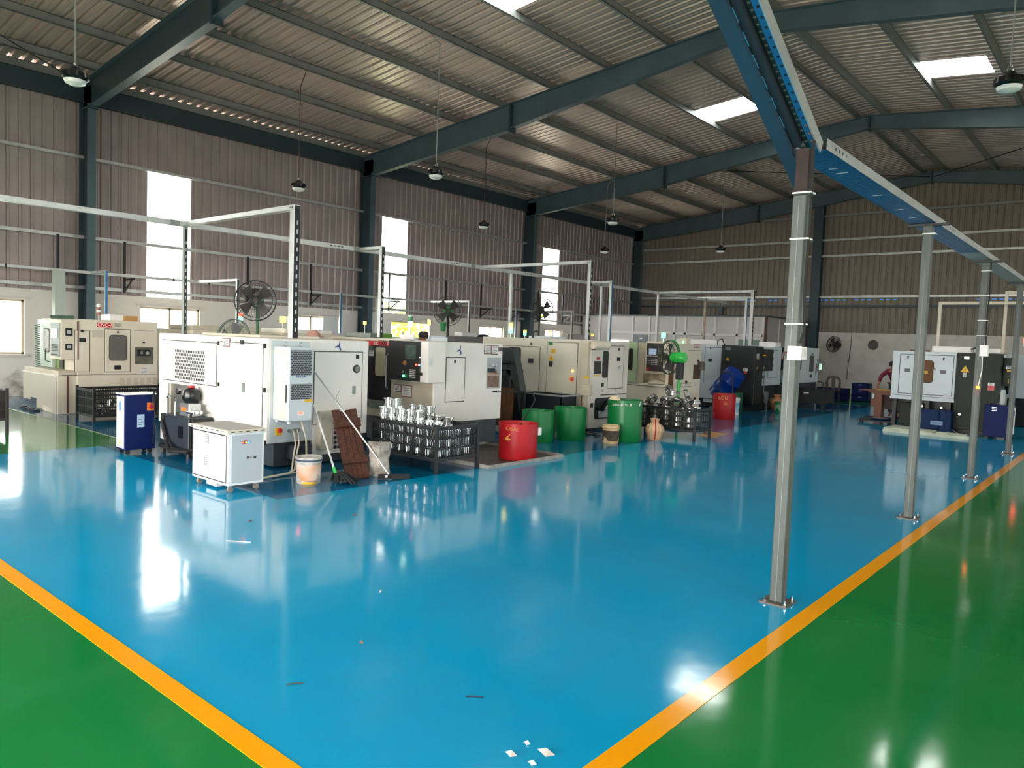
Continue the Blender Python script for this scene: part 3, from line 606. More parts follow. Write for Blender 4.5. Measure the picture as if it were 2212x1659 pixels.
def logo3(T, F, p, s):
    g = G().m(mat('logo_blue', '#2c4f8a', .5)); g.T = at(*p, F)
    g.prism([(-.1*s, -.05*s), (.02*s, .45*s), (.08*s, .5*s), (.06*s, 0)], 'z', 0, .004).prism([(-.06*s, .06*s), (-.5*s, -.1*s), (-.45*s, -.2*s), (.02*s, -.08*s)], 'z', 0, .004).prism([(.04*s, 0), (.24*s, -.38*s), (.12*s, -.5*s), (-.06*s, -.12*s)], 'z', 0, .004); return part('logo_marking', g, None, T)
logo3(T1, FXM, (-9.49, 7.018, 1.809), .16)
g = G().tube([(-9.484, 7.051, 1.128), (-9.484, 6.984, 1.037), (-9.484, 6.977, 0.972), (-9.484, 7.067, 0.875)], .003, 4); part('scratch_marking', g, GALVD, T1)
r = (6.643, 6.869, 0.224, 0.819); part('side_cover', G().box(-9.52, r[0], r[2], -9.4, r[1], r[3], .01), CRM, T1)
g = G().m(BLK)
for i in range(2):
    for j in range(5): p = Vector((-9.48, 6.953, 0.521))+Vector((0, .02+.07*i, .02-.075*j)); g.cyl(p, p+Vector((.01, 0, 0)), .026, n=10)
part('vent_grille', g, None, T1)
bX(T1, 'lower_door', NAVY, -9.5, (7.38, 7.6, .14, .42), .008)
r = (5.935, 6.041, 0.494, 0.602); g = G().m(YLW).box(-9.51, r[0], r[2], -9.47, r[1], r[3], .004); part('isolator_plate', g, None, T1); button(T1, FXM, (-9.468, 5.992, 0.567), .035, RED, None, 'isolator_knob')
for p in ((-9.5, 6.158, 0.552), (-9.5, 6.236, 0.554), (-9.5, 6.307, 0.556)):
    part('cable_gland', G().cyl(p, (p[0]+.05, p[1], p[2]), .022, n=10).ring((p[0]+.05, p[1], p[2]), (1, 0, 0), .022, .006, 12, 5), GALVD, T1)
T1c = thing('power_cable', 'bundle of cream flexible conduits hanging from the near white machine to the floor', 'cable', (-9.3, 5.9, 0))
A1, A2, A3 = Vector((-9.4, 6.268, 0.706)), Vector((-9.3, 6.178, 0.099)), Vector((-9.46, 6.21, 0.553))
for s_, e_, m_ in ((((-9.44, 6.197, 0.556)), (-9.2, 6.055, 0.225), CRM), ((-9.44, 6.267, 0.565), (-9.15, 6.068, 0.23), CRM), ((-9.3, 6.232, 0.731), (-9.2, 6.272, 0.204), CRM)):
    s_ = Vector(s_); e_ = Vector(e_); part('flexible_conduit', G().tube([s_, s_+Vector((.04, 0, -.08)), (s_+e_)/2+Vector((.06, 0, 0)), e_, e_+Vector((.0, -.02, -.2)), (-9.0, e_.y-.2, .03), (-8.9, 5.2, .02), (-8.9, 4.98, .03)], .013, 6), m_, T1c)
part('pump_box', G().box(-9.56, 6.18, .12, -9.38, 6.5, .34, .01), NAVY, T1)
g = G().box(-12.2, 6.2, 1.89, -10.4, 7.3, 1.93, .01); part('roof_tray', g, CRM, T1)
# panel cooler hanging on M1
t = thing('panel_cooler', 'grey-white wall-hung cooler with two slotted grilles on the near white machine', 'cooler', (-9.3, 6.08, .72))
part('housing', G().box(-9.495, 5.89, .73, -9.1, 6.28, 1.785, .012), WHT2, t)
for r_ in ((5.918, 6.26, 1.386, 1.746), (5.92, 6.262, 1.043, 1.267)):
    g = G().m(mat('grille_back', '#8d9296', .5)).box(-9.1, r_[0], r_[2], -9.097, r_[1], r_[3]).m(BLK); y0, y1, z0, z1 = r_; n = int((z1-z0)/.026)
    for j in range(n):
        for i in range(8):
            a = y0+(y1-y0)*(i+.5*(j % 2))/8.3; g.box(-9.097, a, z0+.026*j+.006, -9.0945, a+.031, z0+.026*j+.019)
    part('slot_grille', g, None, t)
bX(t, 'warning_strip', YLW, -9.1, (6.153, 6.285, 1.005, 1.045), .003); bX(t, 'display_frame', WPL, -9.1, (6.051, 6.142, 0.818, 0.871), .004); bX(t, 'display', LR, -9.095, (6.062, 6.116, 0.832, 0.865), .003)
part('name_lettering', G().text('AIR-CON', .04, at(*(-9.097, 6.082, 1.366), FXM)), mat('logo_blue', '#2c4f8a', .5), t)
bY(t, 'side_door', CRM, 5.89, (-9.47, -9.17, .76, 1.75), .006, .003); bY(t, 'latch_slot', BLK, 5.884, (-9.165, -9.145, 1.0, 1.25), .004)
for y in (5.95, 6.2): part('lifting_eye', G().ring((-9.3, y, 1.82), (1, 0, 0), .03, .008, 12, 5), GALV, t)
for x in (-9.44, -9.14): part('foot', G().cyl((x, 5.93, .70), (x, 5.93, .73), .025, n=10), WPL, t)

# ---- hydraulic power unit in front of M1's bay
t = thing('hydraulic_unit', 'dark hydraulic power pack on feet with round accumulator and hose', 'machine', (-11.6, 5.6, 0))
part('tank', G().box(-11.95, 5.4, .14, -11.0, 5.79, .62, .012), NAVY, t); part('tank_end', G().box(-11.0, 5.42, .14, -10.96, 5.76, .6), BLKG, t)
part('drip_base', G().box(-11.96, 5.38, .08, -10.95, 5.79, .14), BLK, t)
for x in (-11.9, -11.05):
    for y in (5.43, 5.72): part('foot', G().cyl((x, y, 0), (x, y, .08), .04, n=10), BLK, t)
part('accumulator', G().lathe([(0, -.14), (.09, -.12), (.14, -.04), (.145, .02), (.12, .1), (.05, .14), (0, .145)], (-11.45, 5.66, .92), 18), BLKG, t)
part('cap', G().cyl((-11.45, 5.66, 1.06), (-11.45, 5.66, 1.09), .05), RED, t)
part('valve_block', G().box(-11.52, 5.5, .62, -11.2, 5.7, .82, .01), ALU, t); bY(t, 'orange_tag', ORNG, 5.5, (-11.45, -11.28, .7, .76), .003)
part('carry_loop', G().tube([(-11.95, 5.5, .62), (-11.95, 5.5, .86), (-11.9, 5.5, .9), (-11.7, 5.5, .9), (-11.65, 5.5, .86), (-11.65, 5.5, .62)], .012, 6), CHR, t)
part('pressure_gauge', G().cyl((-11.72, 5.6, .98), (-11.72, 5.56, .98), .05), CHR, t)
for q in range(3): part('solenoid', G().cyl((-11.2, 5.48+.07*q, .7), (-11.05, 5.48+.07*q, .7), .028), CHR, t)
part('hose', G().tube([(-11.82, 5.42, .62), (-11.8, 5.36, .5), (-11.6, 5.34, .22), (-11.2, 5.2, .12), (-10.85, 5.3, .14), (-10.8, 5.7, .2)], .03, 8), RUB, t)
part('hose', G().tube([(-11.1, 5.5, .7), (-10.95, 5.4, .66), (-10.85, 5.45, .5), (-10.8, 5.7, .42)], .02, 8), RUB, t)
bY(t, 'level_gauge', BLKG, 5.4, (-11.3, -11.18, .3, .48), .02); bY(t, 'side_label', PAPER, 5.4, (-11.94, -11.8, .22, .5), .002)

# ---- M2 : white machine with black door and control panel
T2 = thing('machining_centre', 'white machine with black sliding door, red header and black control panel', 'machine', (-11, 10, 0))
g = G().box(-12.6, 9.05, .47, -9.5, 10.86, 1.915, .01); part('enclosure', g, WHT, T2)
part('shaded_front_skin', G().box(-12.58, 9.03, .47, -9.52, 9.06, 1.9), BEI, T2)  # beige puts the shade of this white machine's front into the colour
part('base', G().box(-12.5, 9.1, .02, -9.56, 10.8, .47), NAVY, T2); part('top_lip', G().box(-12.4, 8.97, 1.9, -10.2, 9.1, 1.935), CRM, T2)
r = (-11.365, -10.609, 0.777, 1.881); d_ = bY(T2, 'sliding_door', mat('door_black', '#17191d', .3), 9.03, r, .03, .006)
part('header_band', (lambda r: G().m(RED).box(r[0], 8.988, r[2], r[1], 9.0, r[3]))((-11.348, -10.634, 1.803, 1.881)), None, d_)
part('header_lettering', G().m(PAPER).text('RIG', .09, at(*(-11.028, 8.985, 1.836), FY)).text('T+', .09, at(*(-10.655, 8.985, 1.84), FY)).m(BLK).text('/500', .12, at(*(-10.825, 8.983, 1.851), FY)), None, d_)
part('window', G().m(mat('window_cream', '#b4ad94', .3, 0, '#9c947a', 2)).prism(rpoly(*(-11.032, -10.751, 1.236, 1.763), .05), 'y', 8.986, 9.0), None, d_)
r = (-10.677, -10.645, 1.011, 1.668); part('handle', G().box(r[0], 8.93, r[2], r[1], 8.95, r[3], .003).box(r[0], 8.93, r[2], r[1], 9.0, r[2]+.03).box(r[0], 8.93, r[3]-.03, r[1], 9.0, r[3]), CHR, d_)
dY(T2, 8.995, (-11.223, -11.093, 1.596, 1.701)); bY(T2, 'sill', GALVD, 9.03, (-11.338, -10.609, 0.636, 0.758), .02)
p_ = part('control_panel', G().m(WHT).box(-10.45, 8.82, 1.2, -9.42, 9.25, 1.915, .008).m(BLK).box(-10.44, 8.8, 1.21, -9.6, 8.83, 1.91, .006), None, T2)
r = (-9.98, -9.702, 1.61, 1.846); part('screen', G().m(mat('screen_grey', '#3f4d4b', .25, 0, '#57655f', 9)).box(r[0], 8.792, r[2], r[1], 8.8, r[3]), None, p_)
keypad(p_, FY, (-9.779, 8.798, 1.345), .16, .16, 8, 5); keypad(p_, FY, (-9.838, 8.798, 1.602), .18, .02, 8, 1, GALVD)
button(p_, FY, (-9.981, 8.798, 1.522), .03, ORNG, GALVD, 'emergency_stop'); button(p_, FY, (-9.672, 8.798, 1.505), .018, LR); button(p_, FY, (-9.595, 8.798, 1.501), .012, glow('glow_blue', '#7fc8ff', 2)); button(p_, FY, (-9.995, 8.798, 1.292), .022, LG)
button(p_, FY, (-9.577, 8.798, 1.638), .009, glow('glow_white', '#ffffff', 1.5)); button(p_, FY, (-10.011, 8.798, 1.365), .016, GALVD); button(p_, FY, (-9.552, 8.798, 1.35), .03, BLK, None, 'override_dial')
aX(p_, 'side_grille', GALV, -9.42, (8.86, 8.93, 1.5, 1.64), .003)
dY(T2, 9.03, (-10.53, -10.325, 0.974, 1.109), PAPER, mat('label_red_edge', '#7a3a3c', .6)); dY(T2, 9.03, (-10.31, -10.035, 0.891, 1.11), PAPER, mat('label_red_edge', '#7a3a3c', .6))
doorX(T2, WHT, -9.5, (9.344, 9.818, 0.849, 1.638), 'hatch', .006); bX(T2, 'hatch_knob', BLK, -9.494, (9.533, 9.581, 1.546, 1.597)); logo3(T2, FXM, (-9.498, 9.682, 1.782), .17)
dX(T2, -9.498, (10.326, 10.514, 1.713, 1.888), PAPER, mat('label_red_edge', '#7a3a3c', .6)); dX(T2, -9.498, (10.527, 10.72, 1.707, 1.888), PAPER, mat('label_red_edge', '#7a3a3c', .6)); dX(T2, -9.498, (10.732, 10.84, 1.771, 1.851), mat('badge', '#6d675f', .6))
r = (10.418, 10.802, 1.068, 1.645)
part('recess', G().m(GALV).box(-9.5, r[0]-.01, r[2]-.01, -9.494, r[1]+.01, r[3]+.01).m(mat('recess_grey', '#a8adb2', .5)).box(-9.494, r[0], r[2], -9.492, r[1], r[3]).m(mat('recess_floor', '#8a7468', .7, 0, '#6d4b3d', 14)).box(-9.492, r[0]+.02, r[2]+.02, -9.488, r[1]-.04, r[2]+.24), None, T2)
y0 = r[0]; part('air_regulator', G().m(BLK).box(-9.49, y0+.01, r[2]+.3, -9.43, y0+.17, r[3]-.2, .008).m(GALV).box(-9.43, y0+.07, r[2]+.42, -9.425, y0+.13, r[2]+.46), None, T2)
part('gauge', G().cyl((-9.49, y0+.2, r[2]+.43), (-9.44, y0+.2, r[2]+.43), .035).cyl((-9.44, y0+.2, r[2]+.43), (-9.438, y0+.2, r[2]+.43), .028), CHR, T2); part('gauge', G().cyl((-9.49, y0+.24, r[2]+.31), (-9.44, y0+.24, r[2]+.31), .035), CHR, T2)
bX(T2, 'shelf_strip', ORNG, -9.49, (r[0]+.01, r[1]-.04, r[2]+.265, r[2]+.28), .02)
p = Vector((-9.46, 10.574, 1.001)); t = thing('air_gun', 'silver and black air blow gun on a thin black hose clipped to the white machine', 'tool', p)
part('nozzle', G().cyl(p, p+Vector((0, .1, 0)), .012, .018, 8), BLK, t); part('body', G().cyl(p+Vector((0, .1, 0)), p+Vector((0, .2, .0)), .024, .02, 10), CHR, t)
part('hose', G().tube([p+Vector((0, .2, 0)), (-9.35, 11.2, p.z-.02), (-9.2, 11.45, p.z-.02), (-8.6, 10.8, .9), (-8.1, 9.75, .5)], .012, 6), RUB, t)
r = (-10.943, -10.38, 1.921, 2.012); part('roof_box', G().box(r[0], 10.3, 1.91, r[1], 10.7, 2.0, .01), WHT2, T2)
r = (10.135, 11.038, 1.896, 2.032); part('roof_vent', G().box(-10.4, r[0]+.1, 1.9, -10.2, r[1], r[3], .006), mat('vent_dark', '#4a4647', .5), T2)
r = (-10.612, -10.154, 1.904, 2.031); g = G().box(r[0], 9.2, 1.915, r[1]-.1, 9.3, 2.04, .03); part('lamp_housing', g, WPL, T2)
tower(T2, ((r[0]+r[1])/2, 9.25, 2.04), [glow('glow_pale_green', '#d8ffe6', 3), GRNT], .09, .045, .14); tower(T2, (-11.0, 10.3, 1.95), [LY], .1, .03, .28)

# ---- chip conveyor and bin between M2 and M3
t = thing('chip_conveyor', 'dark grey inclined chip conveyor head pouring into a steel hopper', 'machine', (-10.0, 12.4, 0))
part('incline', G().m(mat('conveyor_grey', '#3b4143', .5, .2)).prism([(-11.023, 1.816), (-10.563, 1.833), (-10.291, 0.895), (-10.308, 0.437), (-10.413, 0.957), (-10.725, 1.325), (-10.998, 1.31)], 'y', 12.4, 12.6), None, t)
part('rear_cover', G().box(-11.6, 12.4, .1, -10.6, 12.85, 1.35, .01), SLATE, t); part('leg', G().box(-10.9, 12.42, 0, -10.8, 12.5, 1.1), SLATE, t); part('leg', G().box(-10.3, 12.42, 0, -10.22, 12.5, .9), SLATE, t)
part('roller', G().cyl((-10.9, 12.38, 1.5), (-10.6, 12.38, 1.5), .04), BLK, t); part('rusty_guard', G().box(-11.6, 12.3, .1, -10.45, 12.36, .95), mat('rusty_tin', '#3a2a22', .5, .3, '#8a5a34', 5, .2, stretch=(6, 6, .6)), t)
t = thing('chip_hopper', 'dark grey steel chip hopper box behind the green tubs', 'hopper', (-10.2, 13.3, 0))
g = G().m(mat('hopper_grey', '#252b30', .4, .2)); a = (-10.75, 12.95); b = (-9.6, 13.5)
for (x0, y0_, x1, y1_) in ((a[0], a[1], b[0], a[1]+.02), (a[0], b[1]-.02, b[0], b[1]), (a[0], a[1], a[0]+.02, b[1]), (b[0]-.02, a[1], b[0], b[1])): g.box(x0, y0_, .25, x1, y1_, .83)
g.box(a[0], a[1], .25, b[0], b[1], .27); part('box', g, None, t)
g = G()
for (x0, y0_, x1, y1_) in ((a[0]-.04, a[1]-.05, b[0]+.05, a[1]), (a[0]-.04, b[1], b[0]+.05, b[1]+.05), (a[0]-.04, a[1], a[0], b[1]), (b[0], a[1], b[0]+.05, b[1])): g.box(x0, y0_, .81, x1, y1_, .84)
part('rim', g, GALV, t); part('chips', G().box(a[0]+.03, a[1]+.03, .27, b[0]-.03, b[1]-.03, .7), mat('metal_chips', '#3c3531', .8, .3, '#5a5048', 20, bump=.8, bscale=40), t)
for x in (-10.6, -9.75):
    for y in (13.05, 13.5): part('caster', G().cyl((x-.03, y, .07), (x+.03, y, .07), .07).box(x-.04, y-.03, .08, x+.04, y+.03, .25), BLK, t)

# ---- M3 : tan machine
T3 = thing('lathe_machine', 'tan machine with tall electrical cabinet door and dark rounded window', 'machine', (-11, 14.6, 0))
part('enclosure', G().box(-12.9, 13.95, .1, -10.75, 15.4, 2.06, .01), TAN, T3); part('cabinet', G().box(-10.76, 13.8, .12, -9.75, 14.6, 2.06, .01), TAN, T3)
part('side_body', G().box(-10.74, 13.86, .06, -9.5, 15.45, 2.055, .01), mat('machine_pinkwhite', '#ddd6cd', .4, 0, '#cfc6ba', 2), T3); part('plinth', G().box(-12.9, 14.0, 0, -9.6, 15.4, .1), BLK, T3)
r = (-12.122, -11.025, 0.796, 1.809); doorY(T3, TAN, 13.95, (r[0]-.25, r[1], r[2], 1.85), 'maintenance_door'); winY(T3, GLD, 13.936, (-11.988, -11.616, 1.189, 1.812), 'window', .06)
bY(T3, 'recess_handle', BLK, 13.935, (-11.365, -11.207, 1.463, 1.574)); bY(T3, 'latch', BLK, 13.935, (-11.313, -11.27, 1.886, 1.953)); bY(T3, 'lower_frame', TAN, 13.95, (-12.557, -10.843, 0.673, 0.752), .03)
doorY(T3, TAN, 13.8, (-10.68, -9.82, .2, 1.98), 'cabinet_door'); dY(T3, 13.785, (-10.65, -10.528, 1.918, 1.993), GRNT); dY(T3, 13.785, (-10.566, -10.432, 1.727, 1.824), YLW)
tri(T3, FY, (-10.555, 13.785, 1.552), .17); bY(T3, 'recess_handle', BLK, 13.785, (-10.606, -10.511, 1.412, 1.541)); button(T3, FY, (-9.928, 13.785, 1.35), .018, LY); bY(T3, 'isolator_label', PAPER, 13.785, (-9.989, -9.859, 1.245, 1.297), .003)
part('isolator', G().m(YLW).cyl((-9.928, 13.79, 1.16), (-9.917, 13.775, 1.161), .075, n=20).m(RED).cyl((-9.93, 13.775, 1.16), (-9.912, 13.75, 1.162), .045, n=16), None, T3)
g = G().box(-9.74, 13.76, .12, -9.505, 13.86, 2.04, .006); part('corner_duct', g, BEI, T3)
r = (-9.602, -9.34, 0.818, 1.066); part('terminal_box', G().box(r[0], 13.62, r[2], r[1], 13.76, r[3], .015).box(r[0]+.05, 13.64, r[3], r[1]-.06, 13.74, r[3]+.13, .01), BEI, T3)
bY(T3, 'small_plate', YLW, 13.76, (-9.57, -9.47, 1.176, 1.248), .004)
part('rusty_conduit', G().tube([(r[0]+.05, 13.7, r[3]-.15), (r[0]+.02, 13.68, r[2]), (r[0]+.01, 13.7, .14)], .014, 6), RUST, T3)
X = -9.5
winX(T3, GLD, X, (14.357, 14.549, 1.219, 1.817), 'window', .05); doorX(T3, mat('machine_pinkwhite', '#ddd6cd'), X, (14.584, 15.235, 0.961, 1.942), 'side_door', .008)
bX(T3, 'screen', GLD, X, (14.005, 14.286, 1.297, 1.592), .01); bX(T3, 'red_badge', RED, X, (14.101, 14.204, 1.624, 1.677), .008); bX(T3, 'yellow_strip', YLW, X, (14.02, 14.263, 1.245, 1.276), .006)
bX(T3, 'recess_handle', BLK, X+.008, (14.938, 15.08, 1.595, 1.683), .004); bX(T3, 'louvre', BLK, X, (14.327, 14.433, 1.007, 1.092), .006); bX(T3, 'latch', BLK, X+.008, (14.979, 15.039, 1.846, 1.901), .01)
bX(T3, 'door_tag', GALV, X, (14.99, 15.092, 1.409, 1.485), .02); dX(T3, X, (14.329, 14.444, 0.868, 0.943)); dX(T3, X, (14.875, 14.996, 0.873, 0.95)); part('seam_groove', (lambda r: G().box(X-.002, r[0], r[2], X+.003, r[1], r[3]))((14.317, 15.417, 0.799, 0.821)), SEAM, T3)
r = (14.096, 14.791, 0.264, 0.749)
part('service_opening', G().m(BLK).prism(rpoly(*r, .06), 'x', X-.01, X+.004), None, T3); part('coolant_hose', G().tube([(X+.02, r[0]+.05, r[2]+.25), (X+.05, r[0]+.25, r[2]+.2), (X+.04, r[0]+.45, r[3]-.1), (X+.01, r[1]-.1, r[3]-.02)], .035, 8), BLKG, T3)
part('pump', G().m(GALV).box(X, r[0]+.15, r[2]+.02, X+.03, r[1]-.08, r[2]+.2, .01).cyl((X, r[1]-.25, r[2]+.26), (X+.04, r[1]-.25, r[2]+.26), .06), None, T3); bX(T3, 'louvre', BLK, X, (13.924, 14.035, 0.543, 0.638), .006); bX(T3, 'louvre', RUST, X, (14.86, 15.001, 0.589, 0.644), .006)
r = (13.867, 14.334, 1.889, 2.004); part('work_lamp', G().m(CRM).cyl((-9.42, r[0]-.05, (r[2]+r[3])/2), (-9.36, r[1], (r[2]+r[3])/2), .085, n=14).m(RUST).box(-9.5, r[0], r[2]-.05, -9.42, r[0]+.04, r[3]), None, T3)
part('roof_box', G().box(-11.6, 14.2, 2.06, -10.9, 14.8, 2.12, .01), WHT2, T3); tower(T3, (-12.0, 13.99, 2.06), [LG, glow('glow_green2', '#9dff7a', 4), LY], .085, .05, .1); part('roof_pipe', G().tube([(-11.3, 14.0, 2.06), (-11.3, 14.0, 2.2), (-11.2, 14.0, 2.24), (-11.12, 14.0, 2.18)], .02, 6), BLK, T3)

# ---- M4 : cream machine with pale green door
T4 = thing('lathe_machine', 'cream machine with pale green door and brown control panel behind the green fan', 'machine', (-11, 18.4, 0))
part('enclosure', G().box(-13.0, 17.5, .1, -9.5, 19.3, 2.06, .01), CRM, T4); part('plinth', G().box(-12.9, 17.6, 0, -9.6, 19.2, .1), BLK, T4)
r = (-10.729, -10.461, 0.974, 2.063); d_ = bY(T4, 'sliding_door', LGRN, 17.5, r, .04, .006); winY(d_, GLD, 17.46, (-10.709, -10.607, 1.309, 1.885), 'window', .06)
r = (-10.435, -10.406, 1.085, 1.359); part('handle', G().tube([(r[0], 17.46, r[3]), (r[0], 17.38, r[3]-.03), (r[0], 17.38, r[2]+.03), (r[0], 17.46, r[2])], .012, 6), CHR, d_)
bY(T4, 'grey_jamb', BEI, 17.5, (-10.439, -10.254, 0.99, 2.058), .02)
r = (-10.117, -9.435, 1.298, 2.096); p_ = part('control_panel', G().m(CRM).box(r[0], 17.3, r[2], r[1], 17.5, r[3], .01), None, T4); q = (-10.075, -9.582, 1.319, 2.058); part('panel_face', G().box(q[0], 17.29, q[2], q[1], 17.3, q[3]), mat('panel_brown', '#33292a', .5), p_)
part('screen', (lambda q: G().box(q[0], 17.284, q[2], q[1], 17.29, q[3]))((-10.008, -9.788, 1.753, 1.911)), mat('screen_blue', '#9fb4cc', .3, emit=.25), p_); keypad(p_, FY, (-9.911, 17.29, 1.57), .36, .18, 7, 4, GALV); keypad(p_, FY, (-9.68, 17.29, 1.858), .14, .24, 3, 6, GALVD); keypad(p_, FY, (-9.905, 17.29, 1.716), .33, .03, 7, 1)
button(p_, FY, (-10.011, 17.29, 1.369), .04, RED, None, 'emergency_stop'); part('hand_wheel', G().m(YLW).ring((-9.662, 17.28, 1.63), (0, 1, 0), .045, .014, 18, 6).m(BLK).cyl((-9.667, 17.29, 1.63), (-9.651, 17.26, 1.63), .02), None, p_)
q = (-10.253, -9.602, 0.992, 1.25); part('recess', G().m(mat('recess_stain', '#b9a88a', .7, 0, '#463a30', 5, .3)).box(q[0], 17.485, q[2], q[1], 17.505, q[3]), None, T4); q = (-10.218, -9.476, 0.952, 1.001); part('tool_tray', G().box(q[0], 17.2, q[2]-.02, q[1], 17.5, q[3]-.02, .008), CRM, T4); part('cloth', G().lathe([(0, .1), (.1, .08), (.2, .04), (.22, 0)], (q[0]+.4, 17.34, q[3]), 12, .2), BEI, T4)
part('seam_groove', G().box(-12.9, 17.494, .9, -9.5, 17.501, .912), SEAM, T4)
X = -9.5; dX(T4, X, (18.831, 19.178, 1.965, 2.073), PAPER, RED, 'red_notice'); bX(T4, 'seam_groove', SEAM, X, (18.479, 19.248, 1.888, 1.899), .003)
r = (18.849, 19.297, 1.104, 1.504); part('recess', G().m(mat('recess_brown', '#6d5138', .6, 0, '#3d2a1e', 6)).box(X-.005, r[0], r[2], X+.004, r[1], r[3]), None, T4)
r = (18.727, 19.284, 0.486, 0.732); g = G().m(GALVD)
for i in range(10):
    for j in range(8): g.box(X, r[0]+(r[1]-r[0])*i/10, r[2]+(r[3]-r[2])*j/8, X+.003, r[0]+(r[1]-r[0])*(i+.6)/10, r[2]+(r[3]-r[2])*(j+.3)/8)
part('vent_grille', g, None, T4); dX(T4, X, (18.935, 19.13, 0.886, 1.04)); bX(T4, 'latch', BLK, X, (19.055, 19.139, 1.593, 1.645), .02); bX(T4, 'louvre', BLK, X, (18.412, 18.519, 0.987, 1.076), .01); bX(T4, 'louvre', BLK, X, (18.952, 19.064, 0.525, 0.603), .01)
r = (17.49, 17.791, 0.918, 1.724); part('rusty_channel', G().box(X-.01, r[0], r[2], X+.03, r[1]-.1, r[3]), mat('rusty_tin', '#3a2a22'), T4); doorX(T4, CRM, X, (18.183, 18.744, 0.912, 1), 'hatch', .005)
tower(T4, (-10.0, 18.0, 2.06), [LG], .14, .06, .14); tower(T4, (-9.9, 19.0, 2.06), [LG], .06, .055, .03); part('lamp_box', G().box(-10.0, 18.95, 2.06, -9.8, 19.2, 2.24, .01), CRM, T4)
r = (19.277, 19.565, 1.44, 1.57); part('side_box', G().box(-9.5, 19.1, 1.35, -9.36, 19.29, 1.6, .02), mat('box_taupe', '#5d524b', .5), T4)

# ---- M5 : pale blue machine with black electrical cabinet
T5 = thing('lathe_machine', 'pale blue-white machine with big black electrical cabinet behind the red tub', 'machine', (-10.6, 24, 0))
part('enclosure', G().box(-13.2, 23.15, .8, -9.62, 25.6, 2.09, .01), WHT2, T5); part('base', G().box(-13, 23.4, .02, -9.66, 25.5, .8), BLK, T5); part('left_skirt', G().box(-13.2, 23.1, .3, -10.62, 23.35, .81, .01), WHT2, T5)
part('electrical_cabinet', G().box(-10.6, 22.95, .22, -9.45, 23.6, 2.09, .012), SLATE, T5); part('cabinet_plinth', G().box(-10.5, 23.1, 0, -9.6, 23.7, .22), BLK, T5)
r = (23.267, 23.915, 1.261, 2.009); part('side_box', G().box(-9.62, 23.61, 1.3, -9.42, 24.35, 2.0, .01), SLATE, T5)
doorY(T5, WHT2, 23.15, (-11.262, -10.687, 0.164, 1.992), 'maintenance_door', .006); bY(T5, 'recess_handle', BLK, 23.143, (-11.138, -11.006, 1.528, 1.621)); bY(T5, 'latch', BLK, 23.143, (-11.093, -11.06, 1.928, 1.99))
bY(T5, 'cabinet_door', SLATE, 22.95, (-10.55, -9.5, .3, 2.02), .006, .004); tri(T5, FY, (-10.37, 22.94, 1.591), .14); bY(T5, 'recess_handle', BLKG, 22.94, (-10.414, -10.351, 1.47, 1.575)); dY(T5, 22.94, (-9.815, -9.677, 1.28, 1.369), WPL)
part('isolator', G().m(RED).cyl((-9.749, 22.94, 1.235), (-9.732, 22.9, 1.237), .05), None, T5); dY(T5, 22.94, (-10.464, -10.29, 1.936, 2.011), GALVD)
for r_, m_ in (((22.946, 23.167, 1.709, 1.856), GALV), ((22.996, 23.143, 1.673, 1.709), YLW), ((23.464, 23.712, 1.787, 1.832), YLW)): dX(T5, -9.418, r_, m_)
tri(T5, FXM, (-9.418, 23.06, 1.371), .1); tri(T5, FXM, (-9.418, 23.602, 1.383), .08)
X = -9.62; doorX(T5, WHT2, X, (24.48, 25.257, 1.068, 1.975), 'side_door', .006); bX(T5, 'recess_handle', BLK, X+.006, (24.71, 24.873, 1.648, 1.742), .004); bX(T5, 'latch', BLK, X+.006, (24.757, 24.839, 1.882, 1.96)); bX(T5, 'louvre', BLK, X, (24.033, 24.189, 1.033, 1.14)); bX(T5, 'door_tag', GALVD, X+.006, (24.745, 24.867, 1.43, 1.508), .02)
part('pump_gear', G().m(GALVD).box(-9.66, 24.3, .2, -9.6, 24.6, .6, .02).cyl((-9.66, 24.8, .3), (-9.55, 24.8, .3), .08), None, T5); part('power_cable', G().tube([(-9.42, 23.65, 1.3), (-9.4, 23.66, .6), (-9.35, 23.8, .2), (-9.3, 23.7, .02), (-9.3, 23.3, .02)], .012, 5), GALVD, T5)
part('roof_box', G().box(-12.6, 23.6, 2.09, -11.1, 24.3, 2.26, .01), WPL, T5); part('roof_box', G().box(-10.2, 25.0, 2.09, -9.62, 25.5, 2.25, .01), WPL, T5); part('roof_hose', G().tube([(-11.0, 23.5, 2.09), (-11.0, 23.5, 2.24), (-10.85, 23.5, 2.3), (-10.75, 23.5, 2.1)], .02, 6), RUB, T5)
t = thing('coolant_tank', 'low dark grey coolant tank on the floor past the black cabinet', 'tank', (-9.7, 26, 0)); part('tank', G().box(-10.6, 25.65, .05, -9.3, 26.6, .78, .02), mat('tank_grey', '#2b2f31', .5), t); part('lid', G().prism([(-10.6, .78), (-9.3, .62), (-9.3, .66), (-10.6, .84)], 'y', 25.66, 26.6), mat('tank_lid', '#3a3e3f', .45), t); part('foot', G().box(-10.5, 25.7, 0, -9.4, 25.8, .05), BLK, t); part('blue_tray', G().box(-10.2, 26.3, .86, -9.5, 26.6, .98, .01), mat('tray_steel_blue', '#5f8298', .5), t)

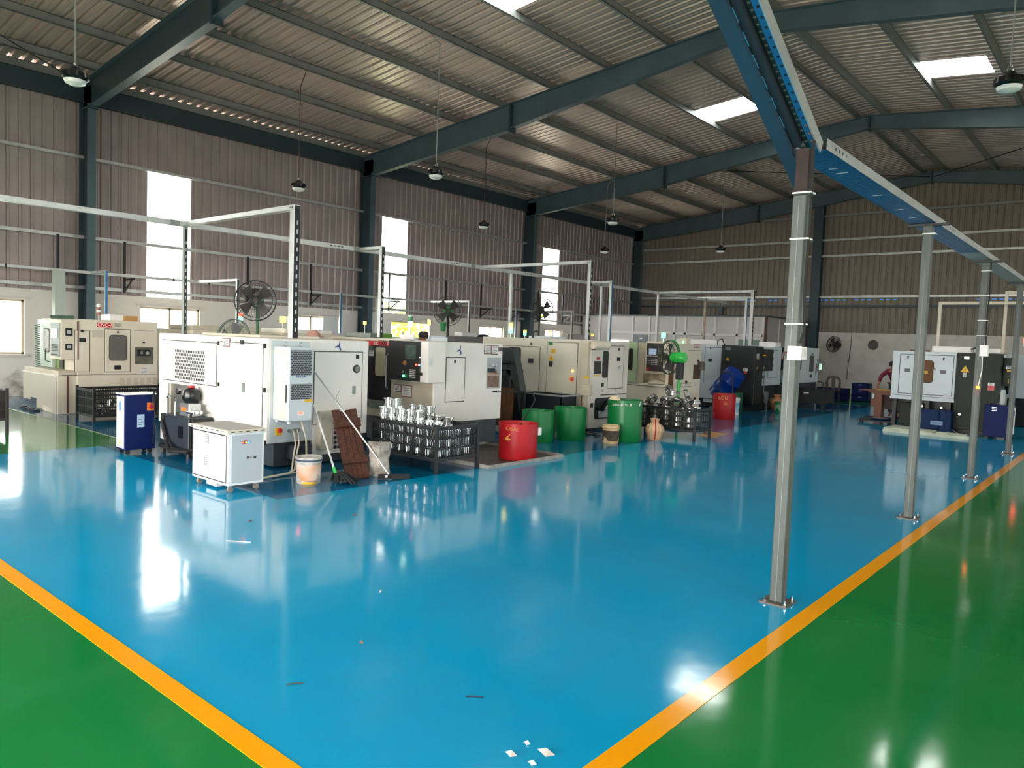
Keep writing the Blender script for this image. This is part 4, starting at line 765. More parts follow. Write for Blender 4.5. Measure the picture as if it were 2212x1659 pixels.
# ---- M6 : last white machine of the front row
T6 = thing('lathe_machine', 'last white machine of the front row, with narrow upright window, by the plastic chairs', 'machine', (-11, 28.3, 0))
part('enclosure', G().box(-13.2, 26.85, .8, -9.8, 30.0, 2.12, .012), WHT2, T6); part('base', G().box(-13, 27.0, .02, -9.84, 29.9, .8), NAVY, T6)
r = (-10.034, -9.537, 1.283, 2.112); p_ = part('control_panel', G().box(-10.15, 26.66, 1.28, -9.7, 26.86, 2.1, .01), SLATE, T6); part('screen', (lambda q: G().box(q[0], 26.652, q[2], q[1], 26.66, q[3]))((-9.879, -9.713, 1.829, 2.027)), mat('screen_mint', '#b8e0cc', .3, emit=.6), p_); keypad(p_, FY, (-9.862, 26.66, 1.644), .14, .16, 4, 4, GALVD)
button(p_, FY, (-9.853, 26.66, 1.495), .04, RED, None, 'emergency_stop'); button(p_, FY, (-9.862, 26.66, 1.361), .035, RED); part('tool_tray', G().box(-10.6, 26.5, 1.2, -9.85, 26.85, 1.24), GALV, T6)
X = -9.8; winX(T6, GLD, X, (28.996, 29.41, 1.229, 1.815), 'window', .04); bX(T6, 'window_strip', GLD, X, (27.768, 28.106, 1.273, 1.668), .01); bX(T6, 'recess_handle', BLK, X, (28.317, 28.516, 1.636, 1.705)); bX(T6, 'louvre', BLK, X, (29.08, 29.287, 0.998, 1.105)); bX(T6, 'latch', BLK, X, (29.189, 29.292, 1.852, 1.923)); bX(T6, 'latch', BLK, X, (29.809, 29.916, 1.622, 1.694))
r = (29.69, 30.12, 1.332, 1.532); part('regulator_recess', G().prism([(r[0], r[3]), (r[1], r[3]), (r[0], r[2]-.3)], 'x', X-.004, X+.005), mat('recess_slate', '#6d7880', .5), T6); bX(T6, 'red_drain', RED, X, (29.751, 29.858, 1.333, 1.441), .02)
tower(T6, (-9.95, 26.9, 2.12), [LO], .1, .07, .2)
# ---- right side machine R1 and R2
T7 = thing('lathe_machine', 'pale blue-white machine with brown window and dark green cabinet across the aisle', 'machine', (-4, 23.2, 0))
part('enclosure', G().box(-5.29, 22.2, .84, -3.77, 24.6, 2.1, .012), WHT2, T7); part('bottom_rail', G().box(-5.3, 22.18, .8, -3.76, 22.3, .86, .006), WHT2, T7)
part('electrical_cabinet', G().box(-3.765, 22.18, .12, -2.79, 22.9, 2.11, .012), DGRN, T7); part('cabinet_plinth', G().box(-3.7, 22.3, 0, -2.85, 22.8, .12), BLK, T7)
part('bed', G().box(-5.15, 22.7, .05, -3.8, 24.5, .84), BLK, T7); part('grey_housing', G().box(-5.1, 22.45, .1, -4.5, 22.7, .7, .01), DGRN, T7)
for x in (-5.2, -4.4, -3.9): part('leg', G().box(x-.05, 22.3, 0, x+.05, 22.45, .84), BLK, T7)
doorY(T7, WHT2, 22.2, (-5.099, -3.839, 0.967, 2.011), 'maintenance_door', .006); winY(T7, GLB, 22.19, (-4.73, -4.301, 1.289, 1.861), 'window', .07); part('window_lettering', G().text('VTRINA', .12, at(*(-4.433, 22.17, 1.657), FY)), mat('etched_brown', '#6a4632', .5), T7); dY(T7, 22.172, (-4.559, -4.416, 1.525, 1.592), YLW)
for r_ in ((-4.973, -4.844, 1.544, 1.631), (-4.128, -4, 1.543, 1.628)): bY(T7, 'recess_handle', mat('handle_navy', '#161a30', .4), 22.194, r_)
for p in ((-4.917, 22.19, 1.955), (-4.071, 22.19, 1.943)): part('latch', G().cyl(p, (p[0]+.01, p[1]-.02, p[2]), .02, n=8).box(p[0]-.01, p[1]-.02, p[2]-.06, p[0]+.01, p[1]-.01, p[2]), BLK, T7)
bY(T7, 'seam_groove', SEAM, 22.18, (-5.183, -3.736, 0.902, 0.911), .002); doorY(T7, DGRN, 22.18, (-3.7, -2.93, .22, 2.03), 'cabinet_door', .01)
tri(T7, FY, (-3.562, 22.17, 1.608), .2); bY(T7, 'recess_handle', BLKG, 22.17, (-3.604, -3.522, 1.477, 1.602)); dY(T7, 22.17, (-3.601, -3.488, 1.943, 2.014), GALV); dY(T7, 22.17, (-3.041, -2.903, 1.302, 1.372), WPL); part('isolator', G().m(RED).box(*(lambda a: (a[0]-.07, 22.15, a[2]-.06, a[0]+.07, 22.17, a[2]+.06))((-2.966, 22.17, 1.243))).cyl((-2.963, 22.15, 1.244), (-2.959, 22.12, 1.245), .05), None, T7)
for p in ((-4.517, 22.3, 0.646), (-4.057, 22.3, 0.636), (-3.612, 22.17, 0.513)): part('grease_cap', G().cyl(p, (p[0], p[1]-.04, p[2]), .03, n=10), GALV, T7)
part('side_box', G().box(-2.79, 22.5, 1.3, -2.62, 23.4, 2.05, .01), DGRN, T7); part('side_flap', G().prism([(22.3, .75), (22.75, .85), (22.75, 1.2), (22.35, 1.2)], 'x', -2.78, -2.72), WHT2, T7)
for r_, m_ in (((21.624, 22.518, 1.743, 1.824), GALV), ((21.749, 22.483, 1.674, 1.72), YLW), ((21.179, 22.283, 2.017, 2.085), GALV)): dX(T7, -2.61, r_, m_)
tri(T7, FXM, (-2.61, 22.158, 1.385), .12)
part('roof_box', G().box(-4.4, 22.4, 2.1, -3.5, 23.2, 2.26, .01), WPL, T7); part('roof_box', G().box(-3.48, 22.7, 2.112, -2.9, 22.88, 2.24, .02), WPL, T7); part('roof_vent', G().box(-4.9, 22.3, 2.1, -4.5, 22.7, 2.14), mat('red_brown', '#6b3530', .6), T7); tower(T7, (-4.75, 22.5, 2.1), [WPL, WPL, WPL], .09, .05, .02)
part('roof_cable', G().tube([(-3.5, 22.4, 2.2), (-3.3, 22.35, 2.28), (-3.1, 22.35, 2.27), (-3.15, 22.3, 2.12)], .02, 6), BLK, T7)
g = G().tube([(-3.85, 22.1, .35), (-3.75, 21.95, .12), (-3.5, 21.7, .03), (-3.2, 21.75, .05), (-3.0, 22.0, .08)], .016, 6); part('cable', g, GALVD, thing('power_cable', 'grey cable looping on the floor under the dark green cabinet', 'cable', (-3.4, 21.9, 0)))
T8 = thing('lathe_machine', 'white machine with black door frame at the edge of the photo, beyond the green cabinet', 'machine', (-2, 27, 0))
r = (-2.919, -2.696, 0.893, 2.14)
part('enclosure', G().box(-3.2, 26.1, .85, .2, 28.4, 2.12, .01), WHT2, T8); part('base', G().box(-3.1, 26.3, .02, .1, 28.3, .85), BLK, T8); part('door_frame', G().box(-3.15, 26.04, .95, r[1]-.35, 26.11, 2.08, .006), BLKG, T8); part('window', G().box(-3.0, 26.03, 1.2, r[1]-.6, 26.045, 1.95), GALVD, T8); part('handle', G().cyl((r[1]-.3, 26.02, 1.3), (r[1]-.3, 26.02, 1.7), .015), CHR, T8); tower(T8, (-2.75, 26.3, 2.12), [WPL, LR], .12, .06, .25)

# ---- CNC-7 at the left wall
T9 = thing('lathe_machine', 'aged cream machine marked CNC-7 with green interior, standing by the left wall', 'machine', (-19.2, 7, 0))
part('enclosure', G().box(-20.25, 6.3, .35, -18.0, 8.05, 2.1, .01), CRM, T9); part('side_plinth', G().box(-19, 5.92, .0, -18.02, 8.03, .86, .008), CRM, T9)
part('front_apron', G().prism([(-20.2, .2), (-19.75, .2), (-19.75, .26), (-19.3, .26), (-19.3, .05), (-18.95, .05), (-18.95, .16), (-18.35, .1), (-18.35, .0), (-18.05, .0), (-18.05, .84), (-20.2, .84)], 'y', 5.9, 5.93), mat('apron_grey', '#bdb5a8', .5), T9); part('apron_edge', G().box(-20.2, 5.88, .83, -18.0, 5.95, .85), WPL, T9)
part('deck', G().box(-20.2, 5.93, .84, -18.02, 6.3, .95, .006), BEI, T9)
part('green_jamb', G().box(-19.2, 6.28, .95, -18.75, 6.31, 2.08), mat('jamb_green', '#7c9a4f', .5), T9); part('door_opening', G().box(-18.98, 6.26, .96, -18.75, 6.29, 1.95), BLKG, T9)
d_ = part('sliding_door', G().box(-20.2, 6.2, .96, -19.25, 6.28, 2.07, .008), mat('door_mint', '#b4c2b6', .45), T9); winY(d_, mat('window_scratched', '#9a9492', .4, 0, '#6d675f', 9), 6.2, (-19.75, -19.4, 1.32, 1.84), 'window', .06)
part('handle', G().tube([(-19.32, 6.2, 1.4), (-19.42, 6.12, 1.38), (-19.42, 6.12, 1.12), (-19.32, 6.2, 1.08)], .014, 6), CHR, d_)
p_ = part('control_panel', G().m(CRM).box(-18.72, 5.98, 1.2, -18.0, 6.3, 2.07, .008).m(GALVD).box(-18.62, 5.97, 1.26, -18.06, 5.985, 2.0), None, T9); part('screen', G().box(-18.55, 5.96, 1.66, -18.2, 5.972, 1.88), GALV, p_); keypad(p_, FY, (-18.36, 5.97, 1.45), .4, .16, 8, 5, SEAM); keypad(p_, FY, (-18.36, 5.965, 1.3), .4, .05, 5, 1, BLK)
for r_ in ((6.037, 6.12, 1.727, 1.888), (6.038, 6.12, 1.413, 1.555)):
    bX(p_, 'gauge_window', BLK, -18.0, (6.06, 6.2, r_[2], r_[3]), .01); bX(p_, 'gauge_face', GALV, -17.99, (6.09, 6.17, r_[2]+.04, r_[3]-.04), .004)
bX(T9, 'panel_edge', RUST, -18.0, (6.3, 6.32, 1.2, 2.05), .02)
X = -18.0; doorX(T9, CRM, X, (6.254, 6.547, 0.934, 1.848), 'hatch', .01); button(T9, FXM, (-17.99, 6.389, 1.838), .03, BLK); bX(T9, 'recess_handle', BLK, X+.01, (6.334, 6.466, 1.592, 1.685), .006); doorX(T9, CRM, X, (6.877, 7.423, 0.928, 1.895), 'window_door', .01)
winX(T9, mat('glass_dusty', '#6f6a62', .3, 0, '#5d5b57', 2), X+.008, (6.972, 7.326, 1.195, 1.758), 'window', .06); bX(T9, 'recess_handle', BLK, X+.01, (7.075, 7.216, 0.981, 1.077), .006); bX(T9, 'latch', BLK, X+.01, (7.13, 7.161, 1.81, 1.863)); bX(T9, 'seam_groove', SEAM, X, (7.503, 7.96, 1.883, 1.888), .002)
r = (7.528, 7.954, 1.098, 1.502); part('lubricator_recess', G().m(mat('recess_olive', '#6e6a5e', .6, 0, '#4f4b44', 5)).box(X-.004, r[0], r[2], X+.004, r[1], r[3]), None, T9); part('lubricator', G().m(BLK).box(X, r[0]+.03, r[2]+.2, X+.03, r[0]+.35, r[3]-.06, .01).m(GALVD).box(X+.03, r[0]+.12, r[2]+.24, X+.04, r[0]+.17, r[3]-.1), None, T9)
part('gauge', G().cyl((X, r[0]+.27, r[3]-.14), (X+.05, r[0]+.27, r[3]-.14), .045), CHR, T9)
bX(T9, 'latch', BLK, X, (7.705, 7.758, 1.6, 1.633), .01); dX(T9, X, (7.657, 7.839, 0.868, 1.032)); bX(T9, 'seam_groove', SEAM, X, (6.0, 8.03, .857, .866), .002)
g = G().m(BEI)
for i in range(6): y = 7.2+i*.15; g.box(X, y, .62, X+.006, y+.1, .78)
part('louvre_grille', g, None, T9); part('rust_stain', G().box(X+.02, 6.08, .02, X+.024, 6.12, .84), RUST, T9)
r = (6.704, 7.029, 1.938, 2.042); part('name_plate', G().box(X, r[0], r[2], X+.008, r[1], r[3]), RED, T9); part('name_lettering', G().text('CNC-7', .105, at(X+.01, (r[0]+r[1])/2, (r[2]+r[3])/2, FXM), .003), WPL, T9); dX(T9, X, (7.063, 7.234, 1.959, 2.043), BEI)
bX(T9, 'scratch_marking', mat('scuff', '#b9b1a2', .7, 0, '#c9c0ae', 20), X, (6.603, 6.836, 1.703, 1.87), .002)
g = G()
pts = []
for i in range(260): a = i*.55; pts.append((-19.3+i*.0052*1.0, 6.2+.035*math.cos(a), 2.13+.035*math.sin(a)))
part('coil_hose', g.tube(pts, .009, 4), mat('coil_green', '#4f6b5a', .5), T9)
pts = []
for i in range(240): a = i*.6; s = i/240; pts.append((-19.95+.05*math.cos(a)+.25*max(0, s-.8), 6.12+.05*math.sin(a), 1.95-1.0*s))
part('coil_hose', G().tube(pts, .009, 4), mat('coil_green', '#4f6b5a', .5), T9)
tower(T9, (-18.7, 7.0, 2.1), [mat('lamp_brown', '#8a5a44', .5), WPL, mat('lamp_brown', '#8a5a44', .5), WPL], .06, .045, .12); part('roof_carton', G().box(-18.7, 7.05, 2.1, -18.2, 7.35, 2.24), WPL, T9); part('roof_carton', G().box(-18.6, 7.36, 2.1, -18.1, 7.65, 2.22), mat('carton', '#b98a56', .8), T9)
for (x, y) in ((-19.6, 5.75), (-19.0, 5.72)): part('levelling_pad', G().box(x-.25, y-.03, .0, x+.2, y+.1, .04).cyl((x, y, .03), (x, y, .07), .05), BLK, T9)

# ---- rear row machines : their tops show above the front row
def rear(y0, y1, z, lb, m, items):
    t = thing('lathe_machine', lb, 'machine', (-19.5, (y0+y1)/2, 0)); part('enclosure', G().box(-21.3, y0, .4, -18.0, y1, z, .012), m, t); part('base', G().box(-21.2, y0+.1, 0, -18.1, y1-.1, .4), NAVY, t)
    part('side_door', G().box(-18.0, y0+.3, .7, -17.99, y1-.3, z-.25, .003), m, t)
    for k, (a, b, h, mm) in enumerate(items): part('roof_box', G().box(-19.4, a, z, -18.2, b, z+h, .01), mm, t)
    return t
q = rear(8.9, 11.1, 1.95, 'off-white rear machine whose top shows beside the dark duct drop', CRM, [(9.0, 10.9, .12, BEI)]); tower(q, (-18.3, 10.35, 2.0), [LG, LR], .09, .06, .25); part('latch', G().box(-17.99, 9.4, 1.8, -17.97, 9.45, 1.88), BLK, q)
q = rear(11.4, 13.4, 1.95, 'off-white rear machine topped by a vent, behind the near white machine', CRM, [(11.6, 13.2, .12, WHT)]); tower(q, (-18.2, 11.25+.3, 2.02), [LY], .16, .09, .22)
q = rear(14.4, 16.3, 1.9, 'rear machine with a green box on top, left of the second column', WHT2, [(14.6, 15.0, .15, GALVD), (15.02, 15.5, .15, mat('box_green', '#6d9a44', .6))]); tower(q, (-18.3, 13.46+1.0, 2.0), [LY], .09, .05, .3)
q = rear(17.6, 20.4, 1.95, 'pale rear machine showing above the control panel, under the second window strip', WHT2, [(17.8, 19.6, .1, WHT2)]); part('work_head', G().box(-18.6, 18.6, 2.05, -18.2, 19.4, 2.2, .04), WPL, q); part('motor_cap', G().lathe([(.25, 0), (.25, .12), (.2, .2), (0, .22)], (-18.5, 20.0, 1.95), 16), BLK, q)
q = rear(21.6, 24.4, 1.95, 'cream rear machine showing above the tan machine', CRM, [(21.8, 23.5, .08, WHT2)]); tower(q, (-18.4, 22.3, 2.0), [LG, LY], .1, .06, .2)
q = rear(25.8, 28.6, 2.0, 'far rear machine under the third window strip', CRM, [(26.2, 27.6, .12, BEI)]); tower(q, (-18.2, 26.6, 2.1), [LO], .08, .05, .2)

# ================================================================ smaller things on the floor
# white stabiliser cabinet on casters
t = thing('stabiliser_cabinet', 'white square cabinet on casters with red, yellow and blue lamps by the aisle', 'cabinet', (-8.85, 4.85, 0))
part('body', G().box(-9.3, 4.62, .09, -8.4, 5.1, .74, .006), mat('cabinet_white', '#eef0f0', .4), t)
g = G().m(CRM).box(-9.34, 4.58, .735, -8.36, 5.14, .775, .003).m(BLK)
for k in range(7): g.box(-9.27+k*.13, 4.579, .75, -9.215+k*.13, 4.58, .762)
for k in range(5): g.box(-8.36, 4.63+k*.1, .75, -8.359, 4.68+k*.1, .762)
part('top_plate', g, None, t); part('top_sheet', G().box(-9.3, 4.62, .775, -8.4, 5.1, .778), mat('top_grey', '#a9a39c', .6), t)
doorY(t, mat('cabinet_white', '#eef0f0'), 4.62, (-9.27, -8.45, .13, .7), 'front_panel', .005); bX(t, 'side_panel', mat('panel_grey', '#b9c0c6', .45), -8.4, (4.66, 5.07, .12, .71), .005)
g = G().m(BLK)
for cz in (.57, .28):
    for i in range(5):
        for j in range(5): g.box(-8.97+i*.022, 4.6135, cz+j*.022, -8.958+i*.022, 4.615, cz+j*.022+.013)
part('vent_grille', g, None, t)
p = (-8.394, 4.844, 0.612)
for k, m_ in enumerate((LR, LO, glow('glow_blue2', '#3f8cff', 5))): part('indicator_lamp', G().m(BLUP).box(-8.396, p[1]-.055+k*.04, p[2]-.015, -8.392, p[1]-.02+k*.04, p[2]+.015).m(m_).cyl((-8.392, p[1]-.038+k*.04, p[2]), (-8.386, p[1]-.038+k*.04, p[2]), .011), None, t)
part('name_lettering', G().m(BLK).box(-8.395, 4.86, .41, -8.392, 4.99, .435).m(WPL).text('STABIL', .022, at(-8.391, 4.925, .4225, FXM)).m(RED).text('MODE', .02, at(-8.394, p[1], p[2]+.03, FXM)), None, t)
for x in (-9.22, -8.46):
    for y in (4.68, 5.03): part('caster', G().m(GALVD).box(x-.025, y-.02, .05, x+.025, y+.02, .09).m(mat('caster_wheel', '#8a7f73', .6)).cyl((x-.018, y, .035), (x+.018, y, .035), .035, n=12), None, t)
part('shelf_bracket', G().box(-9.0, 4.66, .03, -8.75, 4.85, .088), WPL, t)
# blue cabinet
t = thing('chiller_unit', 'dark blue cabinet on casters with narrow cream front, left of the hydraulic unit', 'cabinet', (-12.05, 5.2, 0)); part('body', G().box(-12.22, 4.84, .07, -11.9, 5.3, .93, .006), BLUP, t); part('top_sheet', G().box(-12.23, 4.83, .93, -11.89, 5.31, .945), WPL, t)
bY(t, 'front_panel', mat('cream_panel', '#e9e4d4', .5), 4.84, (-12.19, -11.93, .1, .9), .008); bY(t, 'display', mat('display_blue', '#4f7fd0', .3, emit=.3), 4.832, (-12.1, -12.03, .68, .82), .003); tri(t, FY, (-12.06, 4.83, .16), .06)
part('isolator', (lambda r: G().m(ORNG).box(-11.9, r[0], r[2], -11.885, r[1], r[3]).m(RED).cyl((-11.885, (r[0]+r[1])/2, (r[2]+r[3])/2), (-11.87, (r[0]+r[1])/2, (r[2]+r[3])/2), .035))((5.17, 5.28, .68, .8)), None, t); dX(t, -11.9, (5.02, 5.13, .42, .62), mat('label_blue', '#a8c0d8', .6))
for x in (-12.17, -11.95):
    for y in (4.9, 5.24): part('caster', G().cyl((x-.015, y, .035), (x+.015, y, .035), .035).box(x-.02, y-.02, .03, x+.02, y+.02, .07), BLK, t)
part('power_cable', G().tube([(-11.88, 5.22, .7), (-11.84, 5.25, 1.0), (-11.87, 5.28, .6), (-11.86, 5.25, .15)], .01, 5), RUB, t)

# cages ------------------------------------------------
def cage(x0, x1, y0, y1, zb, zt, lb, bars=True, m=BLK, dense=.035, solid=False):
    t = thing('parts_crate', lb, 'crate', ((x0+x1)/2, (y0+y1)/2, 0))
    for x in (x0, x1):
        for y in (y0, y1): part('corner_post', G().box(x-.025, y-.025, 0, x+.025, y+.025, zt+.06, .003), m, t)
    for z in (zb, zt):
        for a in (y0, y1): part('side_rail', G().box(x0+.026, a-.015, z-.03, x1-.026, a+.015, z+.02), m, t)
        for a in (x0, x1): part('end_rail', G().box(a-.015, y0+.026, z-.03, a+.015, y1-.026, z+.02), m, t)
    for a, ax in ((y0, 0), (y1, 0), (x0, 1), (x1, 1)):
        g = G()
        for k in (1, 2): z = zb+(zt-zb)*k/3; g.box(*((x0+.026, a-.006, z-.012, x1-.026, a+.006, z+.012) if ax == 0 else (a-.006, y0+.026, z-.012, a+.006, y1-.026, z+.012)))
        L = (x1-x0) if ax == 0 else (y1-y0); n = int(L/dense)
        if solid: g.box(*((x0+.026, a-.003, zb, x1-.026, a+.003, zt) if ax == 0 else (a-.003, y0+.026, zb, a+.003, y1-.026, zt)))
        else:
            for k in range(1, n): c = (x0 if ax == 0 else y0)+L*k/n; g.box(*((c-.006, a-.004, zb+.02, c+.006, a+.004, zt-.03) if ax == 0 else (a-.004, c-.006, zb+.02, a+.004, c+.006, zt-.03)))
        part('mesh_side', g, m, t)
    part('floor_sheet', G().box(x0+.016, y0+.016, zb-.02, x1-.016, y1-.016, zb-.005), m, t); return t
cage(-9.3, -7.82, 7.55, 8.42, .2, .66, 'black steel crate full of shiny turned flanges in front of the control panel')
F0 = None; k = 0; random.seed(11); GRP = 'shiny turned flanges in the near black crate'; LBF = 'shiny turned steel flange piled in the near black crate'
FM = G().lathe([(.03, .0), (.085, .0), (.085, .03), (.072, .035), (.07, .11), (.092, .115), (.092, .135), (.05, .135), (.045, .11), (.04, .02), (.03, 0)], n=20)
for lay in range(4):
    for i in range(7):
        for j in range(4):
            if lay > 0 and i in (1, 2, 3, 4, 5) and j in (1, 2) and lay < 3: continue
            if lay == 3 and i > 4 and j > 1: continue
            x, y, z = -9.18+i*.205+random.uniform(-.01, .01), 7.69+j*.2+random.uniform(-.01, .01), .196+lay*.137
            if lay == 3 and j in (1, 2): continue
            if F0 is None: F0 = solo('turned_flange', FM, CHR, LBF, 'machined part', GRP); F0.location = Vector((x, y, z))*U
            else: dup(F0, (x, y, z))
for i, (x, y, z) in enumerate(((-9.18, 7.69, .744), (-8.98, 7.69, .744), (-8.77, 7.69, .744), (-8.57, 7.69, .744), (-8.36, 7.69, .744), (-9.17, 8.29, .744), (-8.97, 8.29, .744), (-8.76, 8.29, .744), (-9.08, 7.7, .881), (-8.87, 7.69, .881))): dup(F0, (x, y, z))
# drip tray, red tub
t = thing('drip_tray', 'low oily steel drip tray holding the nearest red tub', 'tray', (-8.5, 9.45, 0)); TY = (8.47, 10.38); g = G().m(mat('oily_floor', '#2a2320', .5, .2, '#4a3c34', 10, bump=.4)).box(-9.45, TY[0], .0, -7.6, TY[1], .012); part('tray_floor', g, None, t)
parts('rim', G().box(-9.45, TY[0]-.01, 0, -7.6, TY[0]+.012, .055).box(-9.45, TY[1]-.012, 0, -7.6, TY[1]+.01, .055).box(-7.62, TY[0]+.013, 0, -7.595, TY[1]-.013, .055).box(-9.46, TY[0]+.013, 0, -9.44, TY[1]-.013, .055), mat('rim_dirty', '#b3aea6', .5, .3, '#8a837a', 9), t)
def tub(c, r, h, m, lb, z0=0, name='plastic_tub', top=1.03, sq=(1, 1), rim=True):
    t = thing(name, lb, 'tub', (c[0], c[1], z0)); R = r*top
    prof = [(0, .015), (r*.9, .015), (r-.01, .03), (R-.012, h-.01), (R-.012, h), (R, h), (R, h-.02), (r*1.01, h*.5), (r, .02), (r*.97, 0), (0, 0)]
    part('shell', G().lathe([(a, b+z0) for a, b in prof], (c[0], c[1], 0), 36, .006, sq), m, t); return t
def wrap(T, name, body, size, c, r, a0, z, m, z0=0, tilt=0, sx=1):                       # lettering wrapped round a tub
    g = G(); g.text(body, size, Matrix.Identity(4), .001)
    for v in g.v:
        a = a0+v.x*sx/r; zz = v.y+tilt*v.x; rr = r+.004+v.z; v.x, v.y, v.z = c[0]+rr*math.cos(a), c[1]+rr*math.sin(a), z+zz
    return part(name, g.m(m), m, T)
def wpoly(T, name, poly, c, r, a0, z, m):
    g = G(); n = len(poly); vs = []
    for rr in (r+.001, r+.006):
        for u, v in poly: a = a0+u/r; vs.append((c[0]+rr*math.cos(a), c[1]+rr*math.sin(a), z+v))
    g.m(m).add(vs, [list(range(n)), list(range(2*n-1, n-1, -1))]+[(i, (i+1) % n, n+(i+1) % n, n+i) for i in range(n)]); return part(name, g, None, T)
LET = mat('lettering_yellow', '#e0a050', .5)
c = (-8.0, 9.62); t = tub(c, .325, .6, REDD, 'bright red open plastic tub in the drip tray with cut yellow lettering', z0=.013); wrap(t, 'lettering', 'IUGAL', .075, c, .333, -1.2, .53, LET, sx=1.1, tilt=-.05)
wpoly(t, 'swoosh_marking', [(-.1, -.09), (-.02, -.02), (.04, .02), (-.01, -.03), (-.05, -.08), (.03, -.1), (-.04, -.12), (-.09, -.11)], c, .33, -1.28, .46, LET); part('clip', G().box(c[0]+.3, c[1]+.14, .42, c[0]+.35, c[1]+.2, .55, .01), PAPER, t)
t = tub((-9.2, 11.66), .315, .62, GRNT, 'darker green open tub between the red tub and the bigger green tub'); t = tub((-9.0, 12.48), .33, .66, GRNT, 'bright green wide tub in front of the tan machine cabinet')
c = (-8.2, 13.3); t = tub(c, .35, .85, GRNT, 'tallest green tub with white LUBRICANTS lettering, behind the dark paint bucket'); wrap(t, 'lettering', 'LUBRICANTS', .06, c, .36, -1.35, .76, PAPER, sx=.95)
wpoly(t, 'white_band_marking', [(-.05, .0), (.1, .03), (.22, .02), (.33, .02), (.36, .07), (.4, .07), (.37, .0), (.33, -.03), (.1, -.03)], c, .36, -1.0, .77, mat('white_worn', '#c9d6d2', .5)); part('scoop', G().lathe([(.0, .1), (.07, .09), (.12, .03), (.13, 0)], (c[0]-.2, c[1]-.1, .82), 16), mat('cream_plastic', '#e6cfa8', .4), t)
# paint buckets and pots
def bucket(c, r, h, m1, m2, lb, m3=None, name='bucket'):
    t = thing(name, lb, 'bucket', (c[0], c[1], 0)); part('shell', G().lathe([(0, 0), (r*.9, 0), (r*.93, h*.1), (r*.97, h*.8), (r*1.0, h*.8), (r*1.02, h), (r*.97, h), (r*.9, h*.1), (0, .02)], (c[0], c[1], 0), 28, .008), m1, t)
    part('wrap_label', G().lathe([(r*.935, h*.14), (r*.972, h*.72)], (c[0], c[1], 0), 28), m2, t); part('rim_band', G().lathe([(r*1.0, h*.84), (r*1.05, h*.86), (r*1.05, h*.9), (r*1.0, h*.92)], (c[0], c[1], 0), 28), m3 or m1, t); return t
bucket((-8.15, 12.72), .175, .36, mat('bucket_cream', '#d9c7a0', .5, 0, '#b98a5a', 9), mat('label_brown', '#2c2320', .7, 0, '#5a4a3c', 14, .2), 'squat cream bucket with flaking dark brown label beside the tall green tub', mat('rim_tan', '#c9a878', .6))
c = (-8.42, 5.78); bucket(c, .17, .35, mat('bucket_white', '#d9d6ce', .6, 0, '#8a8278', 12, .2), mat('label_splash', '#e0ddd4', .7, 0, '#d07a28', 3.2, .4, detail=2), 'paint-spattered white bucket with orange and blue label under the panel cooler', mat('rim_blue', '#39506e', .6))
part('yellow_foot_band', G().lathe([(.154, .0), (.157, .03)], (c[0], c[1], .001), 28), YLW, bpy.data.objects['bucket.001']); part('content', G().lathe([(0, .3), (.15, .31)], (c[0], c[1], 0), 20), PAPER, bpy.data.objects['bucket.001'])
bucket((-9.42, 21.45), .17, .52, WPL, mat('label_sky', '#3f9ad0', .5, 0, '#d8ecf4', 6, .4), 'white bucket with pale blue splashed label beside the far red tub')
bucket((-8.95, 23.95), .17, .33, GRNT, mat('label_palegreen', '#a9c4b0', .6, 0, '#1f7a48', 8), 'small dark green bucket by the brown pot at the black cabinet')
def pot(c, s, m, lb, stripe):
    t = thing('water_pot', lb, 'pot', (c[0], c[1], 0)); P = [(0, 0), (.11, 0), (.13, .02), (.2, .2), (.205, .24), (.17, .31), (.09, .365), (.08, .4), (.1, .44), (.11, .46), (.095, .46), (.07, .4), (0, .38)]
    part('pot_body', G().lathe([(a*s, b*s) for a, b in P], (c[0], c[1], 0), 28, .01), m, t)
    if stripe:
        g = G()
        for k in range(16):
            a = k*math.pi/8+.2; pts = [(c[0]+(r_*s+.001)*math.cos(a), c[1]+(r_*s+.001)*math.sin(a), z*s) for r_, z in P[2:8]]; g.tube(pts, .004, 4)
        part('ridge_pattern', g, mat('pot_line', '#a8866a', .6), t); a = -.95; part('red_stripe', G().tube([(c[0]+(r_*s+.002)*math.cos(a), c[1]+(r_*s+.002)*math.sin(a), z*s) for r_, z in P[2:10]], .012, 6), RED, t)
    return t
pot((-7.85, 13.95), .98, mat('pot_peach', '#dcb592', .5, 0, '#cfa37e', 5), 'peach plastic water pot with one red stripe, in the blue aisle', True); pot((-9.2, 24.35), 1.15, mat('pot_brown', '#b57a56', .6), 'plain brown water pot beside the far black cabinet', False)
